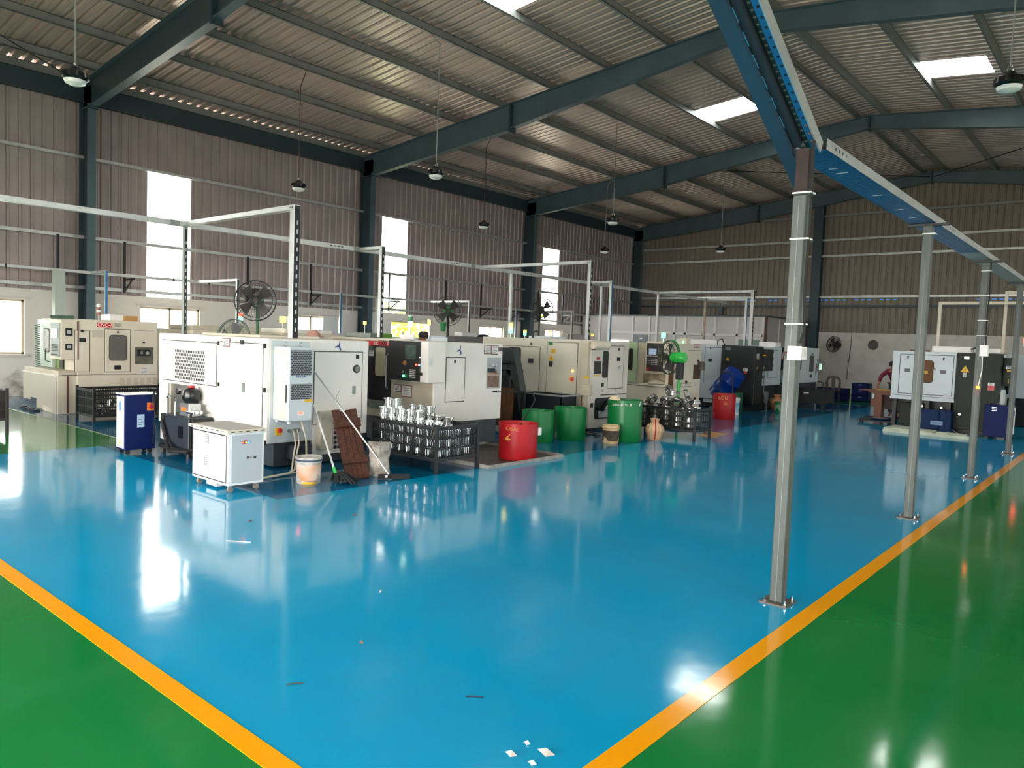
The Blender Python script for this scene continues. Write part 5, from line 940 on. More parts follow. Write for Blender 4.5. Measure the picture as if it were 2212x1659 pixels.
# second crate with rings
cage(-8.75, -7.16, 14.4, 15.12, .22, .66, 'black slotted crate heaped with dull steel rings beside the peach pot', dense=.05)
RM = G().lathe([(.08, -.045), (.125, -.045), (.13, -.04), (.13, .01), (.115, .015), (.115, .045), (.08, .045), (.075, .04), (.075, -.04), (.08, -.045)], n=24); R0 = None; random.seed(5); RST = mat('turned_steel', '#9a9794', .28, .9)
RG = 'turned steel rings in the second black crate'
spots = [(-8.53+i*.285, 14.62+j*.275, .275+lay*.11, lay) for lay in range(4) for i in range(5) for j in range(2) if (i+j*2+lay) % 7 != 6]
spots += [(-8.0+i*.29, 14.6+j*.28, .76, 5) for i in range(3) for j in range(2)]+[(-8.32, 14.65, .78, 5), (-7.85, 14.7, .93, 5), (-8.05, 14.82, 1.0, 5), (-7.6, 14.75, .93, 5)]
for (x, y, z, l) in spots:
    top_ = z > .68; ro = (random.uniform(-.06, .06)+(1.2 if top_ and random.random() > .5 else 0), random.uniform(-.06, .06)+(.9 if top_ and random.random() > .6 else 0), random.random()*3)
    if R0 is None: R0 = solo('steel_ring', RM, RST, 'turned steel ring lying in the second black crate', 'machined part', RG); R0.location = Vector((x, y, z))*U; R0.rotation_euler = ro
    else: dup(R0, (x, y, z), ro)
cage(-9.75, -8.5, 26.8, 27.85, .2, .62, 'dark solid-sided crate in front of the last white machine', solid=True); (lambda T: part('white_label', G().box(-9.2, 26.79, .5, -9.02, 26.795, .54), WPL, T))(bpy.data.objects['parts_crate.002'])
cage(-17.2, -16.3, 6.02, 7.75, .12, .64, 'black mesh crate along the side of the CNC-7 machine', dense=.035); cage(-16.7, -15.45, 3.1, 4.26, .25, .74, 'dark crate on red-brown legs cut by the edge of the photo', m=mat('crate_brown', '#2b2324', .6), dense=.03)
S0 = None
for i, (x, y, z) in enumerate(((-16.9, 6.4, .14), (-16.6, 6.3, .14), (-16.7, 6.75, .14), (-16.5, 7.1, .14), (-16.9, 7.3, .14), (-16.75, 6.5, .28), (-16.6, 6.9, .28), (-15.7, 4.0, .27), (-16.0, 3.9, .27), (-15.7, 3.6, .27), (-9.3, 27.1, .24), (-9.0, 27.3, .24), (-8.8, 27.0, .24))):
    o = dup(F0, (x, y, z), (.3*math.sin(i*2), .3*math.cos(i*3), i)); c_ = ('inside the mesh crate at the CNC-7 machine', 'inside the crate at the edge of the photo', 'inside the far dark crate')[0 if i < 7 else 1 if i < 10 else 2]; o['label'] = 'turned steel flange lying loose '+c_; o['group'] = 'flanges '+c_

# cleaning tools, planks, sack
t = thing('floor_mop', 'black string mop with white handle and green collar, leaning on the near white machine', 'mop', (-8.05, 6.2, 0)); top = (-9.48, 6.573, 0.911); top = Vector(top); b_ = Vector((-8.22, 6.05, .16))
part('handle', G().cyl(b_, top, .014, n=8), WPL, t); d_ = (top-b_).normalized(); part('collar', G().cyl(b_-d_*.08, b_+d_*.05, .022, n=10), GFAN, t)
g = G(); random.seed(2)
for k in range(90):
    a = random.random()*6.28; r_ = random.uniform(.05, .24); e = Vector((-8.08+r_*math.cos(a), 6.12+r_*.8*math.sin(a)+.0, .02+random.random()*.03)); s_ = b_-d_*.07; g.tube([s_, (s_+e)/2+Vector((0, 0, .05)), e], .012, 4)
part('mop_strings_pattern', g, mat('mop_black', '#1d2022', .9), t)
t = thing('floor_squeegee', 'long grey-handled rubber squeegee lying across the brown planks', 'squeegee', (-8.0, 6.7, 0)); top = Vector((-9.45, 6.548, 1.421)); b_ = Vector((-7.92, 6.74, .07)); part('handle', G().cyl(b_, top, .011, n=8), ALU, t)
part('rubber_head', G().beam((-8.0, 6.62, .04), (-7.75, 6.98, .04), .05, .06), RUB, t); part('label', G().beam((-7.945, 6.7, .045), (-7.9, 6.77, .045), .053, .035), PAPER, t)
t = thing('plank_board', 'reddish brown battened wooden plank board leaning on the near white machine', 'board', (-8.4, 6.45, 0)); bl, br, tl, tr = Vector((-8.205, 6.236, 0)), Vector((-8.148, 6.58, 0)), Vector((-9.1, 6.617, 0.852)), Vector((-9.1, 7.056, 0.859)); nn = (br-bl).cross(tl-bl).normalized()*.025
def quadslab(g, u0, u1, v0, v1, off, th):
    def Q(u, v): return (bl*(1-u)+br*u)*(1-v)+(tl*(1-u)+tr*u)*v
    ps = [Q(u0, v0), Q(u1, v0), Q(u1, v1), Q(u0, v1)]; n_ = nn.normalized(); g.add([p+n_*off for p in ps]+[p+n_*(off+th) for p in ps], [(3, 2, 1, 0), (4, 5, 6, 7), (0, 1, 5, 4), (1, 2, 6, 5), (2, 3, 7, 6), (3, 0, 4, 7)])
for a, b, c_, d2 in ((0, .3, .0, 1), (.315, .52, .0, .97), (.535, .72, .0, .985), (.735, 1, .0, 1.0)): g = G(); quadslab(g, a, b, c_, d2, 0, .022); part('plank', g, WOOD, t)
s_ = 1 if nn.x > 0 else -1
for v0, v1 in ((.2, .3), (.72, .84)): g = G(); quadslab(g, -.05, 1.05, v0, v1, .022 if s_ > 0 else -.025, .025); part('batten', g, WOOD, t)
g = G(); random.seed(9); nA, nB = 18, 12; vs = []
for j in range(nB):
    z = .46*j/(nB-1)
    for i in range(nA):
        a = 2*math.pi*i/nA; ex = .15*(1-.25*math.sin(math.pi*j/(nB-1))*.4)+random.uniform(-.012, .012); vs.append((-8.28+ex*math.copysign(abs(math.cos(a))**.6, math.cos(a)), 6.86+.9*ex*math.copysign(abs(math.sin(a))**.6, math.sin(a)), z+.02*math.sin(a*2)*(j > 8)))
g.add(vs, [(j*nA+i, j*nA+(i+1) % nA, (j+1)*nA+(i+1) % nA, (j+1)*nA+i) for j in range(nB-1) for i in range(nA)]+[list(range(nA)), list(range((nB-1)*nA, nB*nA))], True)
solo('woven_sack', g, mat('sack', '#d8cfc4', .8, 0, '#6f665c', 9, .15, bump=.6, bscale=12), 'dirty white woven sack standing right of the brown planks', 'sack')
for i, (x, y, r_) in enumerate(((-9.22, 13.42, .3), (-9.05, 13.5, -.2))): solo('sandal', G().box(x-.13, y-.04, 0, x+.13, y+.05, .025, .012).box(x-.02, y-.05, .02, x+.06, y+.06, .06, .02), mat('sandal_brown', '#4a3532', .7, 0, '#7a6a62', 20), 'brown sandal lying in front of the tan machine', 'sandal', 'brown sandals on the blue floor')
solo('cardboard_sheet', G().prism([(-7.7, 15.5), (-7.2, 15.45), (-7.35, 16.5), (-7.75, 16.4)], 'z', 0, .008), mat('carton', '#b98a56'), 'flat brown cardboard sheet on the floor behind the ring crate', 'cardboard')
solo('stone', G().lathe([(0, .008), (.08, .02), (.1, .08), (.06, .13), (0, .14)], (-7.6, 15.9, 0), 10, .15), mat('stone_grey', '#6d625a', .9), 'grey lump sitting on the cardboard sheet', 'stone')
# far tubs
c = (-9.05, 19.95); t = tub(c, .31, .7, REDD, 'far red tub with pale hand lettering, in front of the blue barrel'); wrap(t, 'lettering', 'LOU', .13, c, .32, -1.25, .6, LET); wrap(t, 'lettering', '01', .1, c, .32, -1.0, .44, LET)
c = (-9.95, 22.15); t = tub(c, .45, .62, mat('green_old', '#0c5a34', .5), 'dark green tub under the tilted blue barrel with white painted letters'); wrap(t, 'lettering', 'JLAL', .14, c, .455, -1.3, .42, WPL)
a_ = Vector((-10.1, 21.75, .72)); b_ = Vector((-9.35, 21.7, 1.2)); t = thing('barrel', 'blue plastic barrel tilted in the dark green tub', 'barrel', (-9.75, 21.7, .6)); g = G(); q = Vector((0, 0, 1)).rotation_difference(Vector((.62, -.1, .75))).to_matrix().to_4x4(); g.T = Matrix.Translation((-10.25, 22.1, .5)) @ q
part('shell', g.lathe([(0, 0), (.3, 0), (.34, .04), (.34, .3), (.355, .32), (.34, .35), (.34, .65), (.355, .67), (.34, .7), (.31, .98), (0, 1.0)], n=28), BLUT, t)
t = thing('hand_trolley', 'bent black trolley handle beside the blue barrel', 'trolley', (-9.3, 19.5, 0)); part('handle', G().tube([(-9.45, 20.5, .1), (-9.45, 20.5, 1.2), (-9.4, 20.5, 1.28), (-9.15, 20.5, 1.28), (-9.08, 20.5, 1.2), (-9.05, 20.5, .6), (-9.2, 20.5, .1)], .018, 6), BLK, t); part('wheel', G().cyl((-9.45, 20.45, .08), (-9.45, 20.5, .08), .08), RUB, t); part('wheel', G().cyl((-9.2, 20.45, .08), (-9.2, 20.5, .08), .08), RUB, t)

# fans ------------------------------------------------
def fan(head, axis, R, mc, mb, lb, z0=0, wall=None, pole=None):
    h = Vector(head); a = Vector(axis).normalized(); q = Vector((0, 0, 1)).rotation_difference(a).to_matrix().to_4x4(); t = thing('pedestal_fan' if wall is None else 'wall_fan', lb, 'fan', (h.x, h.y, z0 if wall is None else h.z))
    g = G(); g.T = Matrix.Translation(h) @ q
    for z, r_ in ((.0, R), (.05, R), (.1, R*.85), (.13, R*.45), (-.05, R*.8), (.14, R*.2)): g.ring((0, 0, z), (0, 0, 1), r_, .007 if r_ < R else .011, 30, 4)
    for k in range(28):
        b = 2*math.pi*k/28; c_, s_ = math.cos(b), math.sin(b); g.tube([(c_*R*p, s_*R*p, z) for p, z in ((.12, .14), (.45, .13), (.85, .1), (1, .03), (.8, -.05), (.25, -.08))], .0035, 3)
    part('guard_mesh', g, mc, t); g = G(); g.T = Matrix.Translation(h) @ q
    for k in range(4):
        b = 2*math.pi*k/4; vs = []
        for r_, w_ in ((.15, .25), (.5, .42), (.85, .38)): vs += [(R*r_*math.cos(b-w_), R*r_*math.sin(b-w_), .0), (R*r_*math.cos(b+w_), R*r_*math.sin(b+w_), .06)]
        g.add(vs, [(0, 1, 3, 2), (2, 3, 5, 4)])
    part('blade_rotor', g.cyl((0, 0, -.03), (0, 0, .08), R*.16), mat('blade_dark', '#3a3634', .5), t)
    g = G(); g.T = Matrix.Translation(h) @ q; part('motor', g.lathe([(0, -.42), (.1, -.42), (.13, -.38), (.13, -.25), (.14, -.24), (.14, -.2), (.12, -.18), (.12, -.05), (0, -.04)], n=18), mb, t)
    e = h-a*.28
    if wall is None:
        part('pole', G().cyl((e.x, e.y, z0+.02), (e.x, e.y, h.z-.3), .035, n=12).cyl((e.x, e.y, h.z-.35), (e.x, e.y, h.z-.1), .045, n=10), pole or mb, t); part('base', G().lathe([(0, 0), (.32, 0), (.32, .03), (.1, .06), (0, .07)], (e.x, e.y, z0), 20), BLK, t)
    else: part('wall_bracket', G().cyl(e, wall, .03, n=8), BLK, t)
    return t
t = fan((-8.78, 16.2, 1.72), (-.99, .12, -.02), .41, mat('cage_dark', '#3c4238', .5), GFAN, 'green pedestal fan with wire guard behind the ring crate', pole=GFAN); part('switch_box', G().box(-8.58, 16.1, 1.2, -8.42, 16.24, 1.62, .02), BLK, t); part('green_strap', G().tube([(-8.74, 16.2+.41*math.sin(k*.2), 1.72+.41*math.cos(k*.2)) for k in range(-1, 7)], .018, 5), GFAN, t)
fan((-14.6, 8.598, 2.626), (.75, -.65, .1), .43, BLK, mat('fan_dark_green', '#3d6a48', .4), 'black caged fan standing high behind the near white machine', pole=mat('fan_dark_green', '#3d6a48')); fan((-13.9, 7.724, 1.784), (.3, -.95, .1), .42, mat('cage_grey', '#6d7a74', .5), mat('fan_pale', '#b9c6c0', .4), 'pale fan whose wire guard peeks over the near white machine')
fan((-15.6, 15.348, 2.767), (.7, -.7, -.1), .42, BLK, GFAN, 'black caged fan with green motor above the control panel machine', pole=BLK); fan((-16.5, 20.873, 3.126), (.8, -.6, .1), .42, BLK, BLK, 'black caged fan by the third steel column')
p = Vector((-15.62, 15.182, 2.303)); solo('hanging_bucket', G().lathe([(0, -.13), (.07, -.13), (.1, .12), (.09, .12), (0, -.1)], p, 16).tube([p+Vector((-.1, 0, .12)), p+Vector((0, 0, .3)), p+Vector((.1, 0, .12))], .006, 4), GRNT, 'small green bucket hanging from the caged fan with green motor', 'bucket')
fan((-11.6, 37.55, 2.37), (-.35, -.9, .1), .38, mat('cage_black', '#2c2a28', .5), BLK, 'black wall fan on the pinkish far wall', wall=(-11.5, 37.89, 2.15)); t = thing('exhaust_vent', 'round dark exhaust hole in the far wall right of the wall fan', 'vent', (-9.92, 37.88, 2.4)); part('ring', G().ring((-9.92, 37.89, 2.4), (0, 1, 0), .22, .015, 24, 6), RUST, t); part('grille', G().cyl((-9.92, 37.885, 2.4), (-9.92, 37.9, 2.4), .21, n=24), mat('vent_dark', '#4a4647'), t)
solo('wall_cable', G().tube([(-10.9, 37.88, 2.95), (-10.92, 37.88, 2.2), (-10.98, 37.88, 1.4), (-11.0, 37.88, .7)], .012, 5), BLK, 'thin dark cable running down the far wall beside the wall fan', 'cable')

# cabin ------------------------------------------------
CG = mat('cabin_panel', '#c3bfbd', .5, 0, '#b8b4b2', 1.5); CE = mat('cabin_frame', '#d3d0ce', .45); t = thing('office_cabin', 'long pale partition cabin with grey door in the far corner', 'cabin', (-18, 34, 0))
part('front_wall', G().box(-22.9, 32.5, 0, -13.0, 32.6, 3.44), CG, t); part('side_wall', G().box(-13.1, 32.6, 0, -13.0, 37.8, 3.44), mat('cabin_side', '#a9a3a2', .55), t); part('roof_edge', G().box(-22.95, 32.42, 3.44, -12.92, 37.7, 3.5), STEELD, t); part('corner_post', G().box(-13.02, 32.46, 0, -12.94, 32.56, 3.44), RUST, t)
for x in (-21.24, -19.8, -18.85, -18.4, -17.48, -16.9, -15.98, -15.4, -14.3, -13.1): part('mullion', G().box(x-.05, 32.47, 0, x+.05, 32.5, 3.42), CE, t)
for a, b in ((-21.2, -19.85), (-19.75, -18.9), (-18.8, -13.1)): part('transom', G().box(a, 32.47, 2.55, b, 32.5, 2.65), CE, t)
part('office_door', G().box(-19.72, 32.45, .05, -18.92, 32.49, 2.5), mat('door_slate', '#767d84', .4), t); part('door_sign', G().box(-19.35, 32.44, 2.28, -19.2, 32.45, 2.36), WPL, t); w_ = part('office_window', G().box(-14.28, 32.45, 1.5, -13.15, 32.49, 2.5), CE, t); part('pane', G().box(-14.2, 32.44, 1.55, -13.72, 32.45, 2.42).box(-13.68, 32.44, 1.55, -13.22, 32.45, 2.42), mat('pane_green', '#5f7672', .15), w_)
part('lit_window', G().box(-21.2, 32.45, 1.7, -20.0, 32.48, 2.2), mat('window_glow', '#ffffff', .4, emit=1.3), t)
for y in (34.1, 35.3, 36.4): part('side_mullion', G().box(-13.0, y-.03, 0, -12.975, y+.03, 3.4), CE, t)

# far corner : chairs, crates
def chair(c, rot, m, lb):
    t = thing('plastic_chair', lb, 'chair', (0, 0, 0))
    part('seat', G().box(-.24, -.22, .48, .24, .24, .52, .015), m, t)
    pl = [(-.25, .52), (-.27, .9), (-.2, 1.03), (0, 1.07), (.2, 1.03), (.27, .9), (.25, .52), (.17, .52), (.19, .88), (.12, .96), (.07, .97), (.05, .55), (-.05, .55), (-.07, .97), (-.12, .96), (-.19, .88), (-.17, .52)]
    part('backrest', G().prism(pl, 'y', .22, .25), m, t)
    for x, y in ((-.23, -.2), (.23, -.2), (-.23, .22), (.23, .22)): part('leg', G().beam((x*1.1, y*1.1, 0), (x, y, .48), .045, .045), m, t)
    for x in (-.27, .27): part('armrest', G().tube([(x, -.2, .5), (x, -.2, .75), (x, -.1, .78), (x, .24, .8)], .02, 6), m, t)
    t.location = Vector((c[0], c[1], 0))*U; t.rotation_euler = (0, 0, rot); return t
chair((-9.3, 30.3), .25, mat('chair_brown', '#3b2723', .5), 'dark brown plastic armchair standing by the blue crates'); chair((-10.1, 30.55), 1.2, mat('chair_grey_brown', '#4d423c', .5), 'second plastic chair half hidden behind the last white machine')
def crate(x0, y0, z0, w, d, h, lb, gr=None):
    t = thing('storage_crate', lb, 'crate', (x0+w/2, y0+d/2, z0), gr); g = G()
    for a in ((x0, y0, x0+w, y0+.02), (x0, y0+d-.02, x0+w, y0+d), (x0, y0, x0+.02, y0+d), (x0+w-.02, y0, x0+w, y0+d)): g.box(a[0], a[1], z0, a[2], a[3], z0+h)
    part('walls', g.box(x0, y0, z0, x0+w, y0+d, z0+.02), BLUP, t); part('rim', G().box(x0-.015, y0-.015, z0+h-.04, x0+w+.015, y0, z0+h), BLUP, t); part('handle_slot', G().box(x0+w*.4, y0-.017, z0+h-.08, x0+w*.6, y0-.001, z0+h-.05), mat('slot_pale', '#6f7fb4', .6), t); return t
nm = ['first', 'second', 'third']
for i, (x, y) in enumerate(((-10.55, 32.3), (-9.95, 32.3), (-9.25, 32.6))):
    for k in range(2 if i < 2 else 3): crate(x, y, .252*k, .58 if i < 2 else .64, .5, .25, 'dark blue plastic crate, %s column beside the far wall, %s from the floor' % (nm[i], nm[k]))
crate(-6.5, 27.6, .0, .5, .5, .95, 'tall blue bin standing behind the wooden desk')
# desk, person, scale
t = thing('office_desk', 'brown laminate desk beside the pale blue machine across the aisle', 'desk', (-6.1, 24.9, 0)); part('tabletop', G().box(-6.75, 24.6, .85, -5.45, 25.1, .88, .004), DESKW, t); part('end_panel', G().box(-6.32, 24.7, .02, -6.12, 25.05, .85), DESKW, t); part('shelf_box', G().box(-6.45, 24.78, .4, -6.325, 25.05, .62), DESKW, t); part('modesty_panel', G().box(-6.1, 24.98, .3, -5.5, 25.0, .85), mat('desk_dark', '#3a2a24', .6), t); part('foot', G().box(-6.6, 24.65, 0, -5.6, 25.0, .05), BLK, t); part('apron', G().prism([(-6.55, .85), (-5.5, .85), (-5.5, .75), (-6.3, .75)], 'y', 24.66, 24.7), DESKW, t)
solo('paper_roll', G().cyl((-6.37, 24.73, .62), (-6.37, 24.73, .83), .04), WPL, 'white paper roll standing on the side shelf of the desk', 'paper'); solo('folder', G().box(-6.3, 24.68, .885, -5.6, 24.95, .91, .004), mat('folder_yellow', '#c9a227', .5, 0, '#b5722c', 6), 'yellow and orange folder lying on the brown desk', 'folder')
t = thing('platform_scale', 'low black platform scale with oval pan on the floor before the desk', 'scale', (-5.85, 23.1, 0)); part('base', G().box(-6.3, 22.95, .06, -5.4, 23.35, .1, .01), BLK, t); part('pan', G().lathe([(0, .1), (.2, .1), (.3, .16), (.28, .16), (.1, .12), (0, .12)], (-5.72, 23.05, 0), 24), mat('pan_navy', '#28385c', .3), t); part('pan_liner', G().lathe([(0, .165), (.2, .165)], (-5.72, 23.05, 0), 24), GALV, t)
for x in (-6.25, -5.45):
    for y in (23.0, 23.3): part('foot', G().cyl((x, y, 0), (x, y, .06), .025, n=8), BLK, t)
PG = mat('platform_pale', '#cfd3bf', .6, 0, '#b3b8a2', 4)
for i, (x0, y0, x1, y1, h, lb) in enumerate(((-5.15, 21.05, -4.0, 22.12, .09, 'stacked pale green plank platform under the pale blue machine'), (-5.1, 20.9, -3.02, 21.04, .07, 'long pale green kerb plank before the pale blue machine'), (-3.99, 21.3, -3.3, 21.6, .07, 'short pale green plank between platform and blue chiller'))): solo('floor_platform', G().box(x0, y0, 0, x1, y1, h*.45).box(x0+.02, y0+.01, h*.55, x1-.02, y1-.01, h).box(x0+.04, y0+.03, h*.4, x1-.04, y1-.03, h*.6), PG, lb, 'platform')
t = thing('coolant_bin', 'blue bin with white panel lettering under the pale blue machine', 'bin', (-4.1, 21.95, 0)); part('box', G().box(-4.46, 21.7, .095, -3.98, 22.1, .6, .03).box(-3.99, 21.7, .0, -3.73, 22.1, .6, .02), mat('bin_blue', '#0e2850', .6, spec=.2), t); part('label_plate', G().m(mat('bin_print', '#7f96bd', .6)).box(-4.18, 21.695, .22, -3.9, 21.7, .32).m(mat('bin_blue', '#1d3f78')).text('COOLANT', .055, at(-4.04, 21.694, .27, FY)), None, t)
t = thing('chiller_unit', 'dark blue chiller cabinet with white edge panel before the green cabinet', 'cabinet', (-2.7, 22.0, 0)); part('body', G().box(-3.02, 21.75, .05, -2.42, 22.15, .84, .01), BLUP, t); part('edge_panel', G().box(-2.42, 21.78, .14, -2.41, 22.12, .8), WPL, t); part('display', G().box(-2.41, 21.85, .6, -2.407, 21.98, .72), BLUT, t)
for z in (.7, .74, .78): part('vent_slot', G().box(-2.86, 21.745, z-.008, -2.76, 21.75, z+.008), GALV, t)
for x in (-2.95, -2.5): part('foot', G().box(x-.04, 21.8, 0, x+.04, 22.1, .05), BLK, t)

# people ------------------------------------------------
def skin(name, pts, edges, m, par, lb=None, sub=2):
    me = bpy.data.meshes.new(name); org = ORG[par.name]; me.from_pydata([(Vector(p[0])-org)*U for p in pts], edges, []); o = bpy.data.objects.new(name, me); COL.objects.link(o); o.parent = par; ORG[o.name] = org
    md = o.modifiers.new('s', 'SKIN'); me.skin_vertices[0].data[0].use_root = True
    for i, p in enumerate(pts): r = p[1] if isinstance(p[1], tuple) else (p[1], p[1]); me.skin_vertices[0].data[i].radius = (r[0]*U, r[1]*U)
    s = o.modifiers.new('d', 'SUBSURF'); s.levels = s.render_levels = sub; me.materials.append(m)
    return o
def person(c, yaw_, lb, shirt, hair, pose='stand', cap=None, H=2.0, hands=None):
    t = thing('person', lb, 'person', (c[0], c[1], 0)); k = H/1.75; cy, sy = math.cos(yaw_), math.sin(yaw_)
    bend = .75 if pose == 'bend' else 0
    def P(x, y, z):                                             # local: y forward
        if bend and z > .95: dz = z-.95; y, z = y+dz*math.sin(bend), .95+dz*math.cos(bend)
        x, y, z = x*k, y*k, z*k; return (c[0]+x*cy-y*sy, c[1]+x*sy+y*cy, z)
    hl = hands or [P(-.28, .42, 1.05), P(.28, .42, 1.05)]
    el = [P(-.3, .12, 1.12) if not bend else P(-.3, .28, 1.2), P(.3, .12, 1.12) if not bend else P(.3, .28, 1.2)]
    pts = [(P(0, 0, .95), .13*k), (P(0, 0, 1.15), .125*k), (P(0, 0, 1.36), .14*k), (P(0, 0, 1.47), .07*k), (P(0, .01, 1.54), .055*k), (P(0, .02, 1.62), (.078*k, .095*k)), (P(0, .02, 1.70), .07*k),
           (P(-.17, 0, 1.4), .06*k), (el[0], .042*k), (hl[0], .028*k), (P(.17, 0, 1.4), .06*k), (el[1], .042*k), (hl[1], .028*k), (P(-.1, 0, .86), .09*k), (P(-.11, .03, .5), .06*k), (P(-.11, 0, .1), .04*k), (P(-.11, .16, .03), .035*k), (P(.1, 0, .86), .09*k), (P(.11, .03, .5), .06*k), (P(.11, 0, .1), .04*k), (P(.11, .16, .03), .035*k)]
    ed = [(0, 1), (1, 2), (2, 3), (3, 4), (4, 5), (5, 6), (2, 7), (7, 8), (8, 9), (2, 10), (10, 11), (11, 12), (0, 13), (13, 14), (14, 15), (15, 16), (0, 17), (17, 18), (18, 19), (19, 20)]
    # palms and fingers
    for s_, wi, ei in ((-1, 9, 8), (1, 12, 11)):
        w = Vector(pts[wi][0]); e = Vector(pts[ei][0]); d = (w-e).normalized(); sd = d.cross(Vector((0, 0, 1))).normalized(); n0 = len(pts); pts.append((tuple(w+d*.06*k), (.034*k, .018*k))); ed.append((wi, n0))
        for q, L in ((-.03, .06), (-.01, .075), (.01, .07), (.03, .055)):
            i = len(pts); pts += [(tuple(w+d*.1*k+sd*q*k), .0085*k), (tuple(w+d*(.1+L*.5)*k+sd*q*1.2*k-Vector((0, 0, .01))), .008*k), (tuple(w+d*(.1+L)*k+sd*q*1.2*k-Vector((0, 0, .035*k))), .007*k)]; ed += [(n0, i), (i, i+1), (i+1, i+2)]
        i = len(pts); pts += [(tuple(w+d*.03*k+sd*s_*-.04*k), .01*k), (tuple(w+d*.08*k+sd*s_*-.06*k), .009*k)]; ed += [(wi, i), (i, i+1)]
    skin('body', pts, ed, SKIN, t)
    sp = [(p[0], (p[1] if not isinstance(p[1], tuple) else p[1][0])+.018*k) for p in pts]
    mid = lambda a, b, f=.5: tuple(Vector(a)*(1-f)+Vector(b)*f)
    sh = [sp[0], sp[1], sp[2], (P(0, 0, 1.45), .09*k), sp[7], (mid(sp[7][0], el[0], .85 if not bend else 1), .055*k), sp[10], (mid(sp[10][0], el[1], .85 if not bend else 1), .055*k)]
    if bend: sh += [(mid(el[0], hl[0], .6), .045*k), (mid(el[1], hl[1], .6), .045*k)]
    skin('shirt', sh, [(0, 1), (1, 2), (2, 3), (2, 4), (4, 5), (2, 6), (6, 7)]+([(5, 8), (7, 9)] if bend else []), shirt, t)
    skin('trousers', [(P(0, 0, .98), .145*k), sp[13], sp[14], (P(-.11, 0, .1), .07*k), sp[17], sp[18], (P(.11, 0, .1), .07*k)], [(0, 1), (1, 2), (2, 3), (0, 4), (4, 5), (5, 6)], mat('trousers', '#2a2d3a', .8), t)
    hd = Vector(P(0, .02, 1.66)); fwd = Vector((-sy, cy, 0)); g = G(); R = .098*k
    vs = []; n = 16
    if cap:
        part('cap', G().lathe([(R*1.12, -.01), (R*1.1, .04), (R*.85, .09), (R*.4, .118), (0, .125)], hd+Vector((0, 0, .02)), 18).prism([(hd.x+math.cos(yaw_+math.pi/2+u)*r_, hd.y+math.sin(yaw_+math.pi/2+u)*r_) for u, r_ in ((-.6, .1), (-.35, .2), (0, .23), (.35, .2), (.6, .1))], 'z', hd.z+.005, hd.z+.02), cap, t)
    else:
        part('hair', G().lathe([(R*.8, -.06), (R*1.06, -.02), (R*1.1, .04), (R*.9, .085), (R*.5, .11), (0, .118)], hd-fwd*.02*k, 18, .03), hair, t)
    for s_ in (-1, 1): sd = Vector((cy, sy, 0))*s_; part('ear', G().lathe([(0, -.03), (.015, -.02), (.018, 0), (.014, .022), (0, .028)], hd+sd*.09*k-Vector((0, 0, .04*k)), 8), SKIN, t); part('eye', G().lathe([(0, -.011), (.012, 0), (0, .011)], hd+fwd*.088*k+sd*.034*k-Vector((0, 0, .045*k)), 8), BLK, t)
    part('nose', G().cyl(hd+fwd*.085*k-Vector((0, 0, .05*k)), hd+fwd*.115*k-Vector((0, 0, .085*k)), .008*k, .014*k, 8), SKIN, t); part('mouth', G().beam(hd+fwd*.09*k-Vector((cy*.025, sy*.025, .115*k)), hd+fwd*.09*k-Vector((-cy*.025, -sy*.025, .115*k)), .01, .01), mat('lips', '#7a4038', .6), t)
    return t
HAIR = mat('hair_dark', '#2b2422', .85)
person((-12.06, 8.3), math.pi*0, 'person in a pinkish cap standing between the two near white machines', mat('shirt_grey', '#6d747c', .8), HAIR, cap=mat('cap_pink', '#b58a7c', .8), H=2.01)
person((-13.32, 12.3), math.pi, 'dark-haired person in a red shirt seen over the machine with the black control panel', mat('shirt_red', '#8c2028', .8), HAIR, H=2.12)
person((-6.05, 26.05), math.pi, 'person in a maroon shirt bending over the brown desk', mat('shirt_maroon', '#6a1730', .8), HAIR, 'bend', H=2.0, hands=[(-5.85, 25.12, .96), (-6.38, 25.15, .96)])

# wall board, notices over the rear row, shrubs outside
solo('wall_notice', G().box(-22.99, 16.25, 1.9, -22.97, 16.95, 2.6), PAPER, 'white printed notice on the left wall beside the second column', 'notice')
solo('pillar_board', G().box(-22.3, 29.9, 1.9, -21.9, 31.6, 2.4, .01), mat('board_grey', '#a09a96', .5), 'grey cupboard top under the third window strip', 'cupboard')
random.seed(21)
for i, (x, y, z, R, lb) in enumerate(((-26.5, 23.2, 2.2, 1.6, 'yellow-green leafy shrub outside the third low window'), (-27.0, 32.8, 2.4, 1.5, 'leafy shrub outside the fifth low window'))):
    g = G()
    for k in range(500):
        v = Vector((random.gauss(0, 1), random.gauss(0, 1), random.gauss(0, 1))).normalized()*R*random.random()**.4; c = Vector((x, y, z))+v; a = Vector((random.gauss(0, 1), random.gauss(0, 1), random.gauss(0, 1))).normalized()*.14; b = a.orthogonal().normalized()*.07; g.add([c-a, c+b, c+a, c-b], [(0, 1, 2, 3)])
    t = thing('garden_shrub', lb, 'shrub', (x, y, -.1)); part('foliage', g, mat('leaf_green', '#a8c83a', .6, 0, '#7fae2a', 3), t); part('trunk', G().cyl((x, y, -.12), (x, y, z), .08, .05), RUST, t)

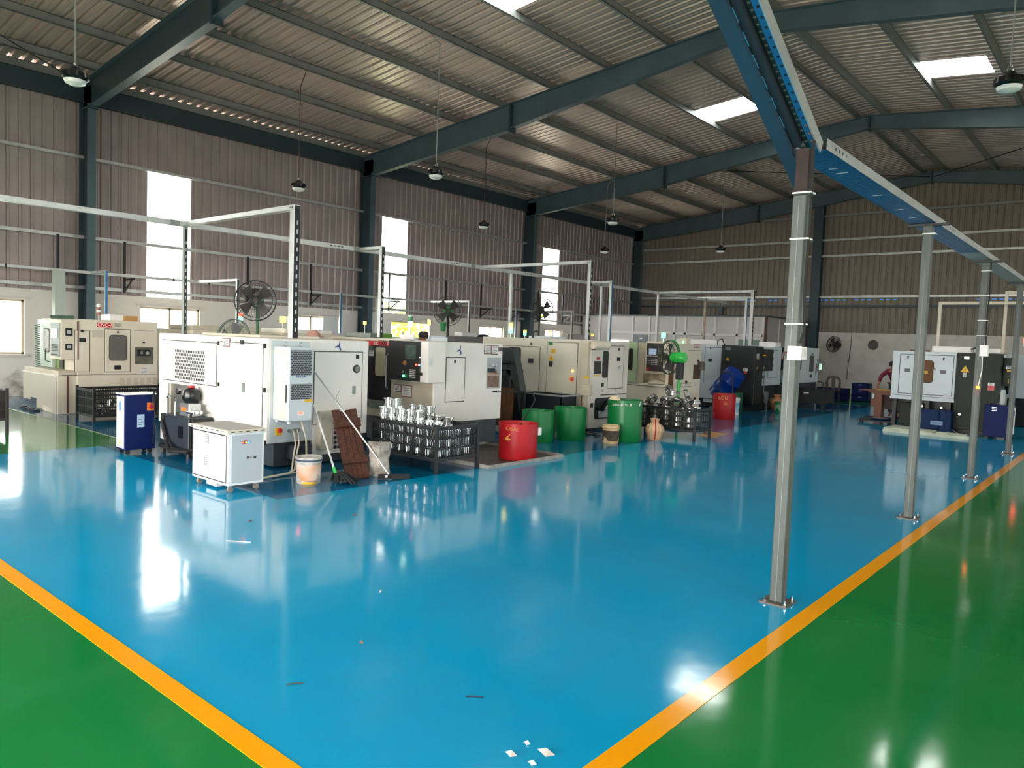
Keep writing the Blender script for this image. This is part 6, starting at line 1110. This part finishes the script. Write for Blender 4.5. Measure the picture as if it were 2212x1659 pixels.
# litter on the floor
def scrap(p, m, lb, s=.03, kind=0, gr=None):
    g = G(); x, y = p[0], p[1]
    if kind == 0: g.add([(x-s, y, .001), (x-s*.3, y+s*.5, .012), (x+s*.2, y+s*.2, .02), (x+s, y+s*.3, .004), (x+s*.4, y-s*.5, .001), (x-s*.2, y-s*.4, .008)], [(0, 1, 2, 5), (2, 3, 4, 5), (0, 5, 4, 3, 2, 1)])
    else: a = kind; g.tube([(x-s*math.cos(a), y-s*math.sin(a), .005), (x, y, .007), (x+s*math.cos(a), y+s*math.sin(a), .005)], .005, 5)
    return solo('paper_scrap' if kind == 0 else 'litter_stick', g, m, lb, 'litter', gr)
SCR = mat('scrap_white', '#e8ddd4', .7)
scrap((-2.215, 2.695, 0), SCR, 'crumpled white scrap by the lower edge, the first of four', .035); scrap((-2.1, 2.824, 0), SCR, 'curled longest white scrap near the yellow line', .05); scrap((-2.219, 2.824, 0), SCR, 'smallest white scrap above the other scraps', .02); scrap((-2.091, 2.706, 0), SCR, 'ring-like white scrap at the lower edge of the photo', .025)
scrap((-2.731, 2.99, 0), mat('leaf_dark', '#14233c', .7), 'dark curled leaf lying alone mid-aisle', .05, .7); scrap((-3.559, 2.382, 0), mat('stick_grey', '#3c4a54', .7), 'short dark stick on the blue floor near the yellow line', .045, 1.0); scrap((-6.405, 3.638, 0), SCR, 'thin white straw lying in front of the white square cabinet', .12, .62)
scrap((-7.04, 4.126, 0), mat('scrap_brown', '#6d5a48', .8), 'brown crumb of dirt near the white square cabinet', .03, 0); scrap((-6.556, 5.101, 0), mat('scrap_brown', '#6d5a48'), 'brown crumb of dirt in front of the mop', .03, 0); scrap((-4.434, 3.724, 0), SCR, 'tiny pale sliver in the middle of the aisle', .02, 2.2); scrap((-3.759, 3.007, 0), mat('scrap_brown', '#6d5a48'), 'small brown chip on the near blue floor', .02, 0)

# curves of conduit lamps etc. on M6
part('monitor_arm', G().box(-9.82, 29.7, 1.26, -9.74, 30.05, 1.28).box(-9.8, 30.0, 1.28, -9.77, 30.25, 1.52), GALVD, T6); part('monitor', G().box(-9.775, 30.0, 1.28, -9.76, 30.28, 1.52), mat('screen_mint', '#b8e0cc'), T6)
# right-hand duct frames over the far right machines
for (x0, y, x1, z, lb) in ((-4.72, 24.75, -2.0, 3.58, 'pale duct frame standing on the pale blue machine'), (-3.3, 26.3, 0.5, 3.98, 'taller pale duct frame over the machine at the edge of the photo')):
    t = thing('cable_drop', lb, 'cable duct', (x0, y, 2.1)); part('cross_duct', G().box(x0+.041, y-.04, z-.08, x1, y+.04, z, .004), CRM, t); part('drop_duct', G().box(x0-.04, y-.04, 0 if x0 < -4 else 2.12, x0+.04, y+.04, z, .004), CRM, t)
    part('drop_duct', G().box(x1-.08, y-.04, 0, x1, y+.04, z-.081, .004), CRM, t)
